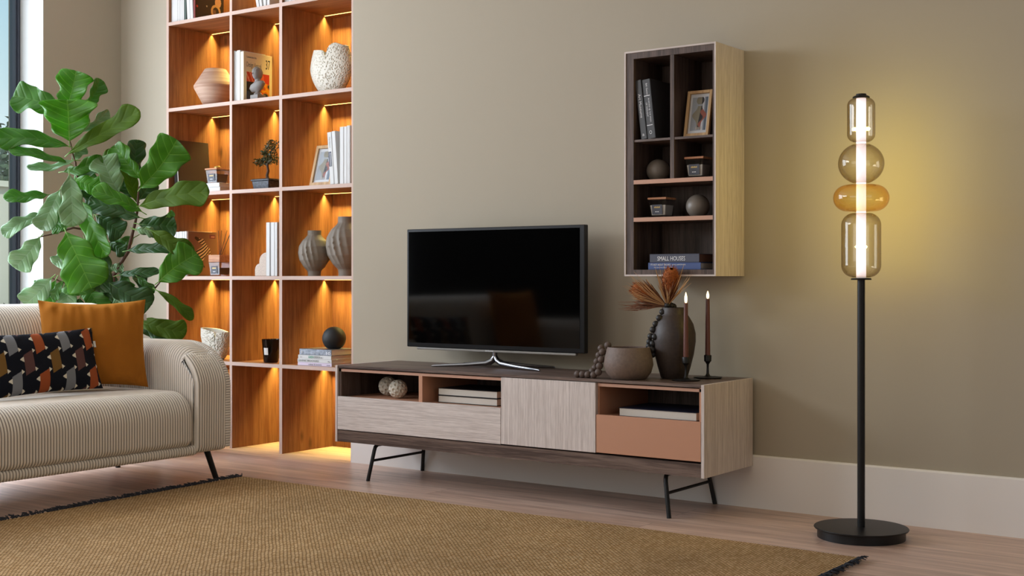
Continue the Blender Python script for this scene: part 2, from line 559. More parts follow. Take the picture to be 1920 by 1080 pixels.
def leaf_material(name, c, vein, rough, trans=0.35):
    m, nt, b = new_mat(name)
    uv = nt.nodes.new('ShaderNodeUVMap')
    uv.uv_map = 'UVMap'
    sep = nt.nodes.new('ShaderNodeSeparateXYZ')
    nt.links.new(uv.outputs[0], sep.inputs[0])

    def math_(op, a, b_=None, c_=None):
        q = nt.nodes.new('ShaderNodeMath')
        q.operation = op
        for i, v in enumerate((a, b_, c_)):
            if v is None:
                continue
            if isinstance(v, (int, float)):
                q.inputs[i].default_value = v
            else:
                nt.links.new(v, q.inputs[i])
        return q.outputs[0]
    au = math_('ABSOLUTE', sep.outputs[0])
    mid = math_('LESS_THAN', au, 0.022)
    # side veins: sweep forward from the midrib
    ph = math_('MULTIPLY_ADD', au, -0.22, sep.outputs[1])
    fr = math_('FRACT', math_('MULTIPLY', ph, 6.2))
    d = math_('ABSOLUTE', math_('SUBTRACT', fr, 0.5))
    side = math_('LESS_THAN', d, 0.045)
    v = math_('MAXIMUM', mid, side)
    mx = nt.nodes.new('ShaderNodeMix')
    mx.data_type = 'RGBA'
    nt.links.new(math_('MULTIPLY', v, 0.42), mx.inputs[0])
    mx.inputs[6].default_value = lin(c)
    mx.inputs[7].default_value = lin(vein)
    tc = nt.nodes.new('ShaderNodeTexCoord')
    n = nt.nodes.new('ShaderNodeTexNoise')
    n.inputs['Scale'].default_value = 8
    nt.links.new(tc.outputs['Object'], n.inputs['Vector'])
    mr = nt.nodes.new('ShaderNodeMapRange')
    mr.inputs[1].default_value = 0.3
    mr.inputs[2].default_value = 0.7
    mr.inputs[3].default_value = 0.82
    mr.inputs[4].default_value = 1.18
    nt.links.new(n.outputs[0], mr.inputs[0])
    hs = nt.nodes.new('ShaderNodeHueSaturation')
    nt.links.new(mr.outputs[0], hs.inputs['Value'])
    nt.links.new(mx.outputs[2], hs.inputs['Color'])
    nt.links.new(hs.outputs[0], b.inputs['Base Color'])
    b.inputs['Roughness'].default_value = rough
    b.inputs['Specular IOR Level'].default_value = 0.55
    # height: quilted between the veins
    h = math_('SUBTRACT', math_('MULTIPLY', math_('SMOOTH_MIN', d, 0.25, 0.1), 1.0), math_('MULTIPLY', mid, 0.2))
    bp = nt.nodes.new('ShaderNodeBump')
    bp.inputs['Strength'].default_value = 0.6
    bp.inputs['Distance'].default_value = 0.012
    nt.links.new(h, bp.inputs['Height'])
    nt.links.new(bp.outputs[0], b.inputs['Normal'])
    tl = nt.nodes.new('ShaderNodeBsdfTranslucent')
    hs2 = nt.nodes.new('ShaderNodeHueSaturation')
    hs2.inputs['Saturation'].default_value = 1.25
    hs2.inputs['Value'].default_value = 1.45
    hs2.inputs['Hue'].default_value = 0.485
    nt.links.new(hs.outputs[0], hs2.inputs['Color'])
    nt.links.new(hs2.outputs[0], tl.inputs['Color'])
    ms = nt.nodes.new('ShaderNodeMixShader')
    ms.inputs[0].default_value = trans
    nt.links.new(b.outputs[0], ms.inputs[1])
    nt.links.new(tl.outputs[0], ms.inputs[2])
    nt.links.new(ms.outputs[0], nt.nodes['Material Output'].inputs[0])
    return m


M['floor'] = floor_material()
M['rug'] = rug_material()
M['rug_fringe'] = plain('rug_fringe', (44, 46, 54), 0.9, var=0.4, bscale=90)
M['leaf_bright'] = leaf_material('leaf_bright', (80, 142, 34), (140, 190, 84), 0.38, 0.4)
M['leaf_mid'] = leaf_material('leaf_mid', (66, 122, 36), (116, 162, 80), 0.36, 0.32)
M['leaf_dark'] = leaf_material('leaf_dark', (46, 88, 34), (80, 120, 56), 0.4, 0.25)
M['leaf_pale'] = leaf_material('leaf_pale', (118, 156, 110), (160, 192, 160), 0.28, 0.12)  # pale tone paints glossy reflection into the leaf colour
M['leaf_olive'] = leaf_material('leaf_olive', (82, 112, 22), (112, 138, 50), 0.6, 0.42)
M['leaf_olive'].node_tree.nodes['Principled BSDF'].inputs['Specular IOR Level'].default_value = .25


# ------------------------------------------------------------------ mesh helpers
class MB:
    def __init__(s):
        s.v, s.f, s.fm, s.uv, s.col = [], [], [], [], []

    def add(s, verts, faces, mi=0):
        o = len(s.v)
        s.v += [tuple(v) for v in verts]
        s.f += [tuple(i + o for i in f) for f in faces]
        s.fm += [mi] * len(faces)
        return s

    def box(s, x0, x1, y0, y1, z0, z1, mi=0):
        v = [(x, y, z) for z in (z0, z1) for y in (y0, y1) for x in (x0, x1)]
        f = [(0, 2, 3, 1), (4, 5, 7, 6), (0, 1, 5, 4), (2, 6, 7, 3), (0, 4, 6, 2), (1, 3, 7, 5)]
        return s.add(v, f, mi)

    def lathe(s, prof, n=32, c=(0, 0, 0), mi=0, cap=True):
        o = len(s.v)
        P = len(prof)
        for r, z in prof:
            for k in range(n):
                a = 2 * PI * k / n
                s.v.append((c[0] + r * math.cos(a), c[1] + r * math.sin(a), c[2] + z))
        for i in range(P - 1):
            for k in range(n):
                k2 = (k + 1) % n
                s.f.append((o + i * n + k, o + i * n + k2, o + (i + 1) * n + k2, o + (i + 1) * n + k))
                s.fm.append(mi)
        if cap:
            s.f.append(tuple(o + k for k in range(n))[::-1])
            s.f.append(tuple(o + (P - 1) * n + k for k in range(n)))
            s.fm += [mi, mi]
        return s

    def tube(s, pts, rad, n=10, mi=0, closed_caps=True):
        pts = [Vector(p) for p in pts]
        if not hasattr(rad, '__len__'):
            rad = [rad] * len(pts)
        o = len(s.v)
        up = None
        for i, p in enumerate(pts):
            if i == 0:
                t = pts[1] - pts[0]
            elif i == len(pts) - 1:
                t = pts[-1] - pts[-2]
            else:
                t = (pts[i + 1] - p).normalized() + (p - pts[i - 1]).normalized()
            t.normalize()
            if up is None:
                up = Vector((0, 0, 1)) if abs(t.z) < 0.9 else Vector((1, 0, 0))
            a = t.cross(up)
            if a.length < 1e-6:
                a = t.cross(Vector((0, 1, 0)))
            a.normalize()
            b = a.cross(t).normalized()
            up = b
            for k in range(n):
                g = 2 * PI * k / n
                s.v.append(tuple(p + a * (rad[i] * math.cos(g)) + b * (rad[i] * math.sin(g))))
        for i in range(len(pts) - 1):
            for k in range(n):
                k2 = (k + 1) % n
                s.f.append((o + i * n + k, o + (i + 1) * n + k, o + (i + 1) * n + k2, o + i * n + k2))
                s.fm.append(mi)
        if closed_caps:
            s.f.append(tuple(o + k for k in range(n)))
            s.f.append(tuple(o + (len(pts) - 1) * n + k for k in range(n))[::-1])
            s.fm += [mi, mi]
        return s

    def sphere(s, c, r, n=24, m=16, mi=0, squash=1.0, flat=None):
        prof = []
        for i in range(m + 1):
            a = -PI / 2 + PI * i / m
            z = r * math.sin(a) * squash
            rr = max(1e-5, r * math.cos(a))
            if flat is not None and z < -r * flat:
                z = -r * flat
            prof.append((rr, z))
        return s.lathe(prof, n, c, mi)

    def prism(s, poly, y0, y1, mi=0):
        """outline in XZ pushed along Y"""
        n = len(poly)
        v = [(x, y0, z) for x, z in poly] + [(x, y1, z) for x, z in poly]
        f = [tuple(range(n)), tuple(range(n, 2 * n))[::-1]]
        f += [(i, i + n, (i + 1) % n + n, (i + 1) % n) for i in range(n)]
        return s.add(v, f, mi)

    def grid(s, P, mi=0, uv=None, col=None, wrap=False):
        P = np.asarray(P, float)
        a, b = P.shape[:2]
        o = len(s.v)
        s.v += [tuple(x) for x in P.reshape(-1, 3)]
        bb = b if wrap else b - 1
        for i in range(a - 1):
            for j in range(bb):
                j2 = (j + 1) % b
                s.f.append((o + i * b + j, o + i * b + j2, o + (i + 1) * b + j2, o + (i + 1) * b + j))
                s.fm.append(mi)
        if uv is not None:
            s.uv = (o, np.asarray(uv).reshape(-1, 2))
        if col is not None:
            s.col = (o, np.asarray(col).reshape(-1, 3))
        return s

    def build(s, name, mats, parent=None, smooth=None, bevel=0.0, loc=None, rot=None, seg=2):
        me = bpy.data.meshes.new(name)
        me.from_pydata(s.v, [], s.f)
        if not isinstance(mats, (list, tuple)):
            mats = [mats]
        for m in mats:
            me.materials.append(M[m] if isinstance(m, str) else m)
        if len(mats) > 1:
            me.polygons.foreach_set('material_index', s.fm)
        if len(s.uv):
            o, uv = s.uv
            lay = me.uv_layers.new(name='UVMap')
            idx = np.empty(len(me.loops), dtype=np.int32)
            me.loops.foreach_get('vertex_index', idx)
            full = np.zeros((len(s.v), 2))
            full[o:o + len(uv)] = uv
            lay.data.foreach_set('uv', full[idx].ravel())
        if len(s.col):
            o, cc = s.col
            at = me.color_attributes.new('Col', 'FLOAT_COLOR', 'POINT')
            full = np.ones((len(s.v), 4))
            full[:, :3] = 0.5
            full[o:o + len(cc), :3] = cc
            at.data.foreach_set('color', full.ravel())
        me.validate()
        me.update()
        if smooth is not None:
            me.polygons.foreach_set('use_smooth', [True] * len(me.polygons))
            me.set_sharp_from_angle(angle=math.radians(smooth))
        ob = bpy.data.objects.new(name, me)
        C.objects.link(ob)
        if parent is not None:
            ob.parent = parent
        if loc is not None:
            ob.location = loc
        if rot is not None:
            ob.rotation_euler = rot
        if bevel:
            md = ob.modifiers.new('bevel', 'BEVEL')
            md.width = bevel
            md.segments = seg
            md.limit_method = 'ANGLE'
            md.angle_limit = math.radians(50)
        return ob


def tag(o, label, cat, group=None):
    o['label'] = label
    o['category'] = cat
    if group:
        o['group'] = group
    return o


def thing(name, label, cat, loc=(0, 0, 0), rot=(0, 0, 0), group=None):
    o = bpy.data.objects.new(name, None)
    C.objects.link(o)
    o.empty_display_size = 0.05
    o.location = loc
    o.rotation_euler = rot
    return tag(o, label, cat, group)


def struct(o):
    o['kind'] = 'structure'
    return o


def text(parent, body, width, height, loc, rot, mat, name='lettering', align='LEFT'):
    cu = bpy.data.curves.new(name, 'FONT')
    cu.body = body
    cu.size = 1.0
    cu.extrude = 0.0002
    cu.resolution_u = 3
    cu.align_x = align
    cu.materials.append(M[mat])
    o = bpy.data.objects.new(name, cu)
    C.objects.link(o)
    bpy.context.view_layer.update()
    d = o.dimensions
    w0, h0 = max(d.x, 1e-4), max(d.y, 1e-4)
    o.scale = (width / w0, height / h0, 1)
    dg = bpy.context.evaluated_depsgraph_get()
    me = bpy.data.meshes.new_from_object(o.evaluated_get(dg))
    sc_ = tuple(o.scale)
    bpy.data.objects.remove(o)
    me.name = name
    for v_ in me.vertices:
        v_.co = (v_.co.x * sc_[0], v_.co.y * sc_[1], v_.co.z)
    o = bpy.data.objects.new(name, me)
    C.objects.link(o)
    o.parent = parent
    o.location = loc
    o.rotation_euler = rot
    return o


FACE = (PI / 2, 0, 0)            # text on a face that looks toward -Y
DOWN = (PI / 2, PI / 2, 0)       # the same, read top to bottom
UPW = (PI / 2, -PI / 2, 0)       # the same, read bottom to top
FACE_X = (PI / 2, 0, PI / 2)     # text on a face that looks toward +X


def painted(w, h, nx, ny, fn):
    """flat sheet in local XZ (front toward -Y) whose colours come from fn(u, v) in metres"""
    U = np.linspace(0, w, nx)
    V = np.linspace(0, h, ny)
    P = np.zeros((ny, nx, 3))
    P[..., 0] = U[None, :]
    P[..., 2] = V[:, None]
    col = np.zeros((ny, nx, 3))
    for j in range(ny):
        for i in range(nx):
            col[j, i] = lin(fn(U[i] / w, V[j] / h))[:3]
    return MB().grid(P, col=col)


# ------------------------------------------------------------------ the room
XL, XR, YB, ZC = -6.759, 2.0, -7.0, 3.25
SX0, SX1 = -6.322, -4.779      # opening of the built-in shelving
struct(MB().box(XL - 0.4, XR + 0.1, YB - 0.1, 0.5, -0.1, 0).build('floor', 'floor'))
struct(MB().box(XL - 0.4, XR + 0.1, YB - 0.1, 0.6, ZC, ZC + 0.1).build('ceiling', 'ceil'))
b = MB()
b.box(XL - 0.4, SX0, 0, 0.5, 0, ZC).box(SX1, XR, 0, 0.5, 0, ZC).box(SX0, SX1, 0, 0.5, 3.09, ZC).box(SX0, SX1, 0.425, 0.5, 0, 3.09)
struct(b.build('wall_back', 'wall'))
WY0, WY1, WZ0, WZ1 = -3.1, -0.556, 0.45, 2.98
b = MB()
b.box(XL - 0.36, XL, WY1, 0, 0, ZC, 0)
b.box(XL - 0.36, XL, WY0, WY1, 0, WZ0, 0)
b.box(XL - 0.36, XL, WY0, WY1, WZ1, ZC, 0)
struct(b.build('wall_left', 'wall'))
r = MB()
r.box(XL - 0.335, XL - 0.0015, WY1 - 0.004, WY1, WZ0, WZ1)
r.box(XL - 0.335, XL - 0.0015, WY0, WY0 + 0.004, WZ0, WZ1)
r.box(XL - 0.335, XL - 0.0015, WY0, WY1, WZ0, WZ0 + 0.004)
r.box(XL - 0.335, XL - 0.0015, WY0, WY1, WZ1 - 0.004, WZ1)
struct(r.build('trim_window', 'white_wall'))
b = MB()
b.box(XL - 0.36, XL, YB, WY0, 0, 1.9).box(XL - 0.36, XL, YB, WY0, 2.9, ZC).box(XL - 0.36, XL, YB, -5.7, 1.9, 2.9).box(XL - 0.36, XL, -3.3, WY0, 1.9, 2.9)
struct(b.build('wall_left_rear', 'dark_wall'))  # unseen wall kept dark for the screen reflection, opening added for the fill lamp
b = MB()
b.box(XR, XR + 0.1, YB, 0, 0, 0.75).box(XR, XR + 0.1, YB, 0, 2.65, ZC)
b.box(XR, XR + 0.1, YB, -4.9, 0.75, 2.65).box(XR, XR + 0.1, -2.3, 0, 0.75, 2.65)
struct(b.build('wall_right', 'wall'))
b = MB()
b.box(XL, XR, YB - 0.1, YB, 0, 0.8).box(XL, XR, YB - 0.1, YB, 2.7, ZC)
b.box(XL, -5.1, YB - 0.1, YB, 0.8, 2.7).box(-1.7, XR, YB - 0.1, YB, 0.8, 2.7)
struct(b.build('wall_rear', 'wall'))
b = MB()
for X0, X1 in ((SX1, XR), (XL, SX0)):
    b.prism([(0, 0), (0, 0)], 0, 0) if False else None
    b.add([(X0, -0.018, 0), (X1, -0.018, 0), (X1, -0.018, 0.222), (X0, -0.018, 0.222), (X0, -0.013, 0.229), (X1, -0.013, 0.229), (X1, 0, 0.229), (X0, 0, 0.229), (X0, 0, 0), (X1, 0, 0)],
          [(0, 1, 2, 3), (3, 2, 5, 4), (4, 5, 6, 7), (0, 3, 4, 7, 8), (1, 9, 6, 5, 2)])
struct(b.build('baseboard_back', 'base'))
struct(MB().box(XL, XL + 0.018, -0.556, -0.02, 0, 0.229).box(XL, XL + 0.018, WY0, -0.556, 0, 0.229).build('baseboard_left', 'base'))

# window in the left wall
w1 = bpy.data.objects.new('window_1', None)
C.objects.link(w1)
struct(w1)
FX0, FX1 = -7.06, -7.0
b = MB()
fr = 0.032
b.box(FX0, FX1, WY1 - fr, WY1 - 0.005, WZ0 + 0.005, WZ1 - 0.005).box(FX0, FX1, WY0 + 0.005, WY0 + fr, WZ0 + 0.005, WZ1 - 0.005)
b.box(FX0, FX1, WY0 + fr, WY1 - fr, WZ0 + 0.005, WZ0 + fr).box(FX0, FX1, WY0 + fr, WY1 - fr, WZ1 - fr, WZ1 - 0.005)
b.box(FX0 + 0.02, FX1 + 0.012, WY1 - 0.022, WY1 - 0.005, WZ0 + 0.005, WZ1 - 0.005)
b.box(FX0 + 0.02, FX1 + 0.006, WY1 - 0.030, WY1 - 0.026, WZ0 + 0.005, WZ1 - 0.005)
b.build('window_frame', 'frame', w1, bevel=0.002)
MB().box(-7.034, -7.03, WY0 + fr, WY1 - fr, WZ0 + fr, WZ1 - fr).build('window_glass', 'window_glass', w1)

# outside the window
struct(MB().box(-40, -7.12, -15, 25, -0.2, -0.05).build('ground', 'ground'))
gw = thing('garden_wall', 'pale rendered garden wall seen through the window', 'wall')
MB().box(-12.3, -12.0, -12, 12, -0.05, 1.93).build('wall_body', 'render_wall', gw)
MB().box(-12.36, -11.94, -12, 12, 1.93, 1.99).build('coping', 'render_wall', gw)
MB().box(-11.5, -11.44, -12, 12, -0.05, 0.66).build('metal_edging', 'coping', tag(bpy.data.objects.new('planter', None), 'grey planter edge with low hedge along the garden wall outside', 'planter'))
pl = [o for o in bpy.data.objects if o.name == 'planter'][0]
C.objects.link(pl)
random.seed(4)


def leafcloud(centers, n, size, seed):
    rnd = random.Random(seed)
    b = MB()
    for (c, r, sq) in centers:
        for k in range(n):
            while True:
                q = Vector((rnd.uniform(-1, 1), rnd.uniform(-1, 1), rnd.uniform(-1, 1)))
                if 0.2 < q.length < 1:
                    break
            q = Vector((q.x * r, q.y * r, q.z * r * sq)) + Vector(c)
            a = Vector((rnd.gauss(0, 1), rnd.gauss(0, 1), rnd.gauss(0, 1))).normalized()
            d = a.cross(Vector((rnd.gauss(0, 1), rnd.gauss(0, 1), rnd.gauss(0, 1)))).normalized()
            l = size * rnd.uniform(0.7, 1.3)
            b.add([q, q + a * l * 0.5 + d * l * 0.3, q + a * l, q + a * l * 0.5 - d * l * 0.3], [(0, 1, 2, 3)])
    return b


hd = leafcloud([((-11.72, y * 0.28, 0.55), 0.2, 0.9) for y in range(2, 20)], 160, 0.07, 5).build('foliage', 'hedge', pl)
for i, (dist, px, zc, r) in enumerate(((19.5, 4, 2.3, 1.3), (23, 34, 2.2, 1.3))):
    c = at_t(px, HOR, dist)
    t = thing('garden_tree', ['grey-green leafy tree behind the garden wall at the left edge', 'grey-green leafy tree beyond the garden wall, beside the window frame'][i], 'tree', (c.x, c.y, -0.05))
    MB().tube([(0, 0, 0), (0.1, 0, 1.0), (0, 0.1, 2.2)], [0.13, 0.1, 0.06]).build('trunk', 'bark', t)
    rr = random.Random(i)
    cs = [((rr.uniform(-1, 1) * r * 0.8, rr.uniform(-1, 1) * r * 0.8, zc + rr.uniform(-.5, .9)), r * 0.5, 0.8) for _ in range(10)]
    leafcloud(cs, 260, 0.13, 7 + i).build('crown', 'shrub', t)

# ------------------------------------------------------------------ built-in bookcase
bc = thing('bookcase', 'tall built-in oak bookcase with warm strip lights in its open cells', 'bookcase', (0, 0, 0))
PT = 0.020
COLS = [(-6.322 + PT, -5.757), (-5.737, -5.345), (-5.323, -4.779 - 0.012)]
TOPS = [0.506, 1.007, 1.511, 2.031, 2.556, 3.08]
D1 = 0.41


def board(name, x0, x1, z0, z1, y0=0.0, y1=D1, mat='oak'):
    o = MB().box(x0, x1, y0 + 0.002, y1, z0, z1).build(name, mat, bc)
    MB().box(x0, x1, y0, y0 + 0.002, z0, z1).build('edge_band', 'edge', o)
    return o


board('side_panel', -6.322, -6.302, 0, 3.09)
board('side_panel', -4.791, -4.779, 0, 3.09)
board('partition', -5.757, -5.737, 0, 3.085)
board('partition', -5.345, -5.323, 0, 3.085)
for zt in TOPS:
    for x0, x1 in COLS:
        board('shelf', x0, x1, zt - 0.021, zt, mat='oak_x')
MB().box(-6.302, -4.791, D1, D1 + 0.01, 0, 3.085).build('back_panel', 'oak', bc)
for ri, zt in enumerate(TOPS):
    for ci, (x0, x1) in enumerate(COLS):
        MB().box(x0 + 0.004, x1 - 0.004, 0.3385, 0.3435, zt - 0.021 - 0.002, zt - 0.021).build('led_strip', 'led', bc)
        l = bpy.data.lights.new('shelf_light', 'AREA')
        l.shape = 'RECTANGLE'
        l.size, l.size_y = (x1 - x0 - 0.008), 0.006
        l.energy = 3.6 * (x1 - x0) / 0.5
        l.color = (1.0, 0.80, 0.24)
        l.spread = math.radians(96)
        o = bpy.data.objects.new('shelf_light', l)
        C.objects.link(o)
        o.parent = bc
        o.location = ((x0 + x1) / 2, 0.341, zt - 0.0235)

# ------------------------------------------------------------------ TV console
CX0, CX1, CY0, CZ0, CZ1 = -4.460, -2.418, -0.475, 0.184, 0.5645
cs = thing('tv_console', 'long low TV console in greige and dark wood on black metal legs', 'tv console')
MB().box(CX0, CX0 + 0.014, CY0, -0.02, CZ0, CZ1 - 0.001).build('side_panel', 'greige', cs, bevel=0.0008)
MB().box(CX1 - 0.014, CX1, CY0, -0.02, CZ0, CZ1 - 0.001).build('side_panel', 'greige', cs, bevel=0.0008)
MB().box(CX0 + 0.014, CX1 - 0.014, CY0 + 0.003, -0.02, CZ1 - 0.013, CZ1 - 0.001).build('top_panel', 'dark_x', cs)
MB().box(CX0 + 0.014, CX1 - 0.014, CY0 + 0.002, -0.02, CZ0 + 0.002, CZ0 + 0.058).build('plinth', 'dark_x', cs)
MB().box(CX0 + 0.014, CX1 - 0.014, -0.032, -0.02, CZ0 + 0.06, CZ1 - 0.014).build('back_panel', 'dark_z', cs)
# niches
MB().box(-4.446, -3.441, CY0 + 0.022, -0.033, 0.397, 0.406).build('niche_floor', 'tan', cs)
MB().box(-2.932, -2.432, CY0 + 0.022, -0.033, 0.397, 0.406).build('niche_floor', 'tan', cs)
MB().box(-4.446, -3.441, CY0 + 0.012, CY0 + 0.03, 0.533, 0.546).build('rail', 'tan_edge', cs)
MB().box(-2.932, -2.432, CY0 + 0.012, CY0 + 0.03, 0.533, 0.546).build('rail', 'tan_edge', cs)
o = MB().box(-3.930, -3.908, CY0 + 0.012, -0.033, 0.406, 0.533).build('divider', 'tan', cs)
MB().box(-4.446, -4.430, CY0 + 0.012, -0.033, 0.406, 0.549).build('divider', 'dark_z', cs)
MB().box(-3.437, -3.425, CY0 + 0.022, -0.033, 0.25, 0.549).build('divider', 'tan', cs)
MB().box(-2.944, -2.930, CY0 + 0.022, -0.033, 0.25, 0.549).build('divider', 'tan', cs)
MB().box(-2.446, -2.432, CY0 + 0.012, -0.033, 0.25, 0.549).build('divider', 'tan', cs)
MB().box(-4.444, -3.4405, CY0, CY0 + 0.02, 0.2465, 0.4095).build('drawer', 'greige_x', cs, bevel=0.0008)['label'] = 'wide greige drawer front with horizontal grain'
MB().box(-3.4375, -2.9365, CY0, CY0 + 0.02, 0.2485, 0.5485).build('door', 'greige', cs, bevel=0.0008)
MB().box(-2.9320, -2.4335, CY0, CY0 + 0.02, 0.2505, 0.4125).build('drawer', 'tan', cs, bevel=0.0008)['label'] = 'short tan drawer front'
for sx, fx in ((1, -4.272), (-1, -2.597)):
    pts = [(0, -0.442, 0), (0.026 * sx, -0.424, 0.150), (0.028 * sx, -0.418, 0.168), (0.030 * sx, -0.405, 0.1765), (0.030 * sx, -0.38, 0.1775)]
    MB().tube([(x + fx, y, z) for x, y, z in pts], 0.0095, 12).build('leg', 'black', cs, smooth=40)
    pts = [(0, -0.025, 0), (0.026 * sx, -0.043, 0.150), (0.028 * sx, -0.049, 0.168), (0.030 * sx, -0.062, 0.1765), (0.030 * sx, -0.38, 0.1775)]
    MB().tube([(x + fx, y, z) for x, y, z in pts], 0.0095, 12).build('leg', 'black', cs, smooth=40)
    MB().tube([(fx + 0.018 * sx, -0.430, 0.10), (fx + 0.018 * sx, -0.037, 0.10)], 0.0065, 10).build('stretcher', 'black', cs, smooth=40)

# ------------------------------------------------------------------ wall cabinet
WX0, WX1, WYF, WZB, WZT = -2.912, -2.467, -0.275, 1.005, 1.990
wc = thing('wall_cabinet', 'open wall cabinet with greige shell and dark wood interior', 'wall cabinet')
WYB = -0.002
MB().box(WX0, WX0 + 0.007, WYF, WYB, WZB, WZT).build('side_panel', 'greige', wc)
MB().box(WX1 - 0.007, WX1, WYF, WYB, WZB, WZT).build('side_panel', 'greige', wc)
MB().box(WX0 + 0.007, WX1 - 0.007, WYF, WYB, WZT - 0.007, WZT).build('top_panel', 'greige_x', wc)
MB().box(WX0 + 0.007, WX1 - 0.007, WYF, WYB, WZB, WZB + 0.007).build('bottom_panel', 'greige_x', wc)
b = MB()
b.box(WX0 + 0.007, WX0 + 0.045, WYF + 0.004, WYB - 0.012, WZB + 0.007, WZT - 0.007)
b.box(WX1 - 0.016, WX1 - 0.007, WYF + 0.004, WYB - 0.012, WZB + 0.007, WZT - 0.007)
b.box(WX0 + 0.045, WX1 - 0.016, WYF + 0.004, WYB - 0.012, WZB + 0.007, WZB + 0.028)
b.box(WX0 + 0.045, WX1 - 0.016, WYF + 0.004, WYB - 0.012, WZT - 0.034, WZT - 0.007)
b.build('inner_frame', 'dark_z', wc)
MB().box(WX0 + 0.007, WX1 - 0.007, WYB - 0.012, WYB, WZB + 0.007, WZT - 0.007).build('back_panel', 'dark_z', wc)
IX0, IX1 = WX0 + 0.045, WX1 - 0.016
MB().box(-2.687, -2.668, WYF + 0.006, WYB - 0.012, 1.425, WZT - 0.034).build('divider', 'dark_z', wc)
MB().box(IX0, -2.687, WYF + 0.008, WYB - 0.012, 1.592, 1.602).build('shelf', 'dark_x', wc)['label'] = 'thin dark wood shelf'
MB().box(-2.668, IX1, WYF + 0.008, WYB - 0.012, 1.592, 1.602).build('shelf', 'dark_x', wc)['label'] = 'thin dark wood shelf'
for z0, z1 in ((1.407, 1.425), (1.243, 1.261)):
    o = MB().box(IX0, IX1, WYF + 0.012, WYB - 0.012, z0, z1).build('shelf', 'dark_x', wc)
    MB().box(IX0, IX1, WYF + 0.004, WYF + 0.012, z0, z1).build('edge_band', 'tan_edge', o)


# ------------------------------------------------------------------ books
def make_book(name, label, t, h, d, cover, loc, rot=(0, 0, 0), group=None, pages='paper', flip=False, soft=False, spine_mat=None):
    """local frame: thickness +X, spine (or page edge when flip) toward -Y, height +Z"""
    r = thing(name, label, 'book', loc, rot, group)
    bd = 0.0012 if soft else 0.0025
    b = MB()
    b.box(0, bd, 0, d, 0, h).box(t - bd, t, 0, d, 0, h)
    if flip:
        b.box(bd, t - bd, d - bd, d, 0, h)
    else:
        b.box(bd, t - bd, 0, bd, 0, h)
    b.build('cover', cover, r, bevel=0.0006, seg=1)
    o = 0.0 if soft else 0.003
    p = MB()
    if flip:
        p.box(bd, t - bd, o + 0.0003, d - bd, o, h - o)
    else:
        p.box(bd, t - bd, bd, d - o - 0.0003, o, h - o)
    p.build('pages', pages, r)
    return r


def stand_row(zshelf, items, yf, group=None):
    """items: (px left at base, px right at base, height, depth, cover, lean in degrees, label, kwargs)"""
    out = []
    for (p0, p1, h, d, cover, lean, label, kw) in items:
        x0 = at_y(p0, HOR, yf).x
        x1 = at_y(p1, HOR, yf).x
        a = math.radians(lean)
        t = (x1 - x0) * math.cos(a)
        z = zshelf + (t * math.sin(abs(a)) if lean > 0 else 0) + 0.0005
        # lean < 0: the top tips toward -X, pivot on the lower left corner
        if lean < 0:
            loc = (x0, yf, zshelf + 0.0005 + t * math.sin(-a) * 0)
            # rotate about Y so that +Z tips to -X; lower right corner lifts, so raise nothing (left corner stays)
            r = make_book('book', label, t, h, d, cover, loc, (0, a, 0), group, **kw)
        else:
            r = make_book('book', label, t, h, d, cover, (x0, yf, z), (0, a, 0), group, **kw)
        out.append(r)
    return out


WB = 'white_book'
# ---- bottom-left of the visible shelving: row 3, column A (white spines and the zebra book)
rs = stand_row(1.007, [
    (320.8, 325.6, .268, .20, WB, 0, 'white book, leftmost on the shelf with the zebra book, behind fig leaf', {}),
    (325.8, 330.5, .270, .20, WB, 0, 'white book, second from left on the shelf with the zebra book', {}),
    (330.8, 335.5, .269, .20, WB, 0, 'white book, third from left on the shelf with the zebra book', {}),
    (335.8, 342.0, .271, .20, WB, 0, 'thicker white book, fourth from left on the shelf with the zebra book', {}),
    (342.3, 346.0, .271, .20, WB, 0, 'slim white book next to the last one before the zebra book', {}),
    (346.3, 350.0, .272, .20, WB, 0, 'slim white book directly against the zebra book', {}),
], 0.02, 'white books beside the zebra book')
x0 = at_y(350.4, HOR, 0.02).x
zb = make_book('book', 'brown book standing with a leaping zebra on its cover', 0.012, .270, .23, 'brown_book', (x0, 0.02, 1.0075))


def inside(poly, u, v):
    c = False
    n = len(poly)
    for i in range(n):
        x1, y1 = poly[i]
        x2, y2 = poly[(i + 1) % n]
        if (y1 > v) != (y2 > v) and u < (x2 - x1) * (v - y1) / (y2 - y1) + x1:
            c = not c
    return c


ZC = [(.25, .87, .42, .79, .035, .055), (.42, .80, .52, .82, .05, .03), (.48, .80, .58, .64, .055, .085), (.58, .62, .34, .50, .10, .10), (.34, .50, .22, .47, .10, .06),
      (.50, .50, .46, .40, .09, .07), (.60, .58, .72, .62, .035, .022), (.72, .62, .75, .50, .02, .016), (.60, .52, .66, .50, .03, .02), (.46, .40, .42, .30, .055, .03), (.42, .30, .55, .20, .025, .018),
      (.26, .42, .30, .26, .05, .025), (.30, .26, .27, .15, .022, .016)]


def in_caps(u, v):
    for (x1, y1, x2, y2, r1, r2) in ZC:
        t_ = max(0, min(1, ((u - x1) * (x2 - x1) + (v - y1) * (y2 - y1)) / ((x2 - x1) ** 2 + (y2 - y1) ** 2)))
        if math.hypot(u - x1 - t_ * (x2 - x1), v - y1 - t_ * (y2 - y1)) < r1 + (r2 - r1) * t_:
            return True
    return False


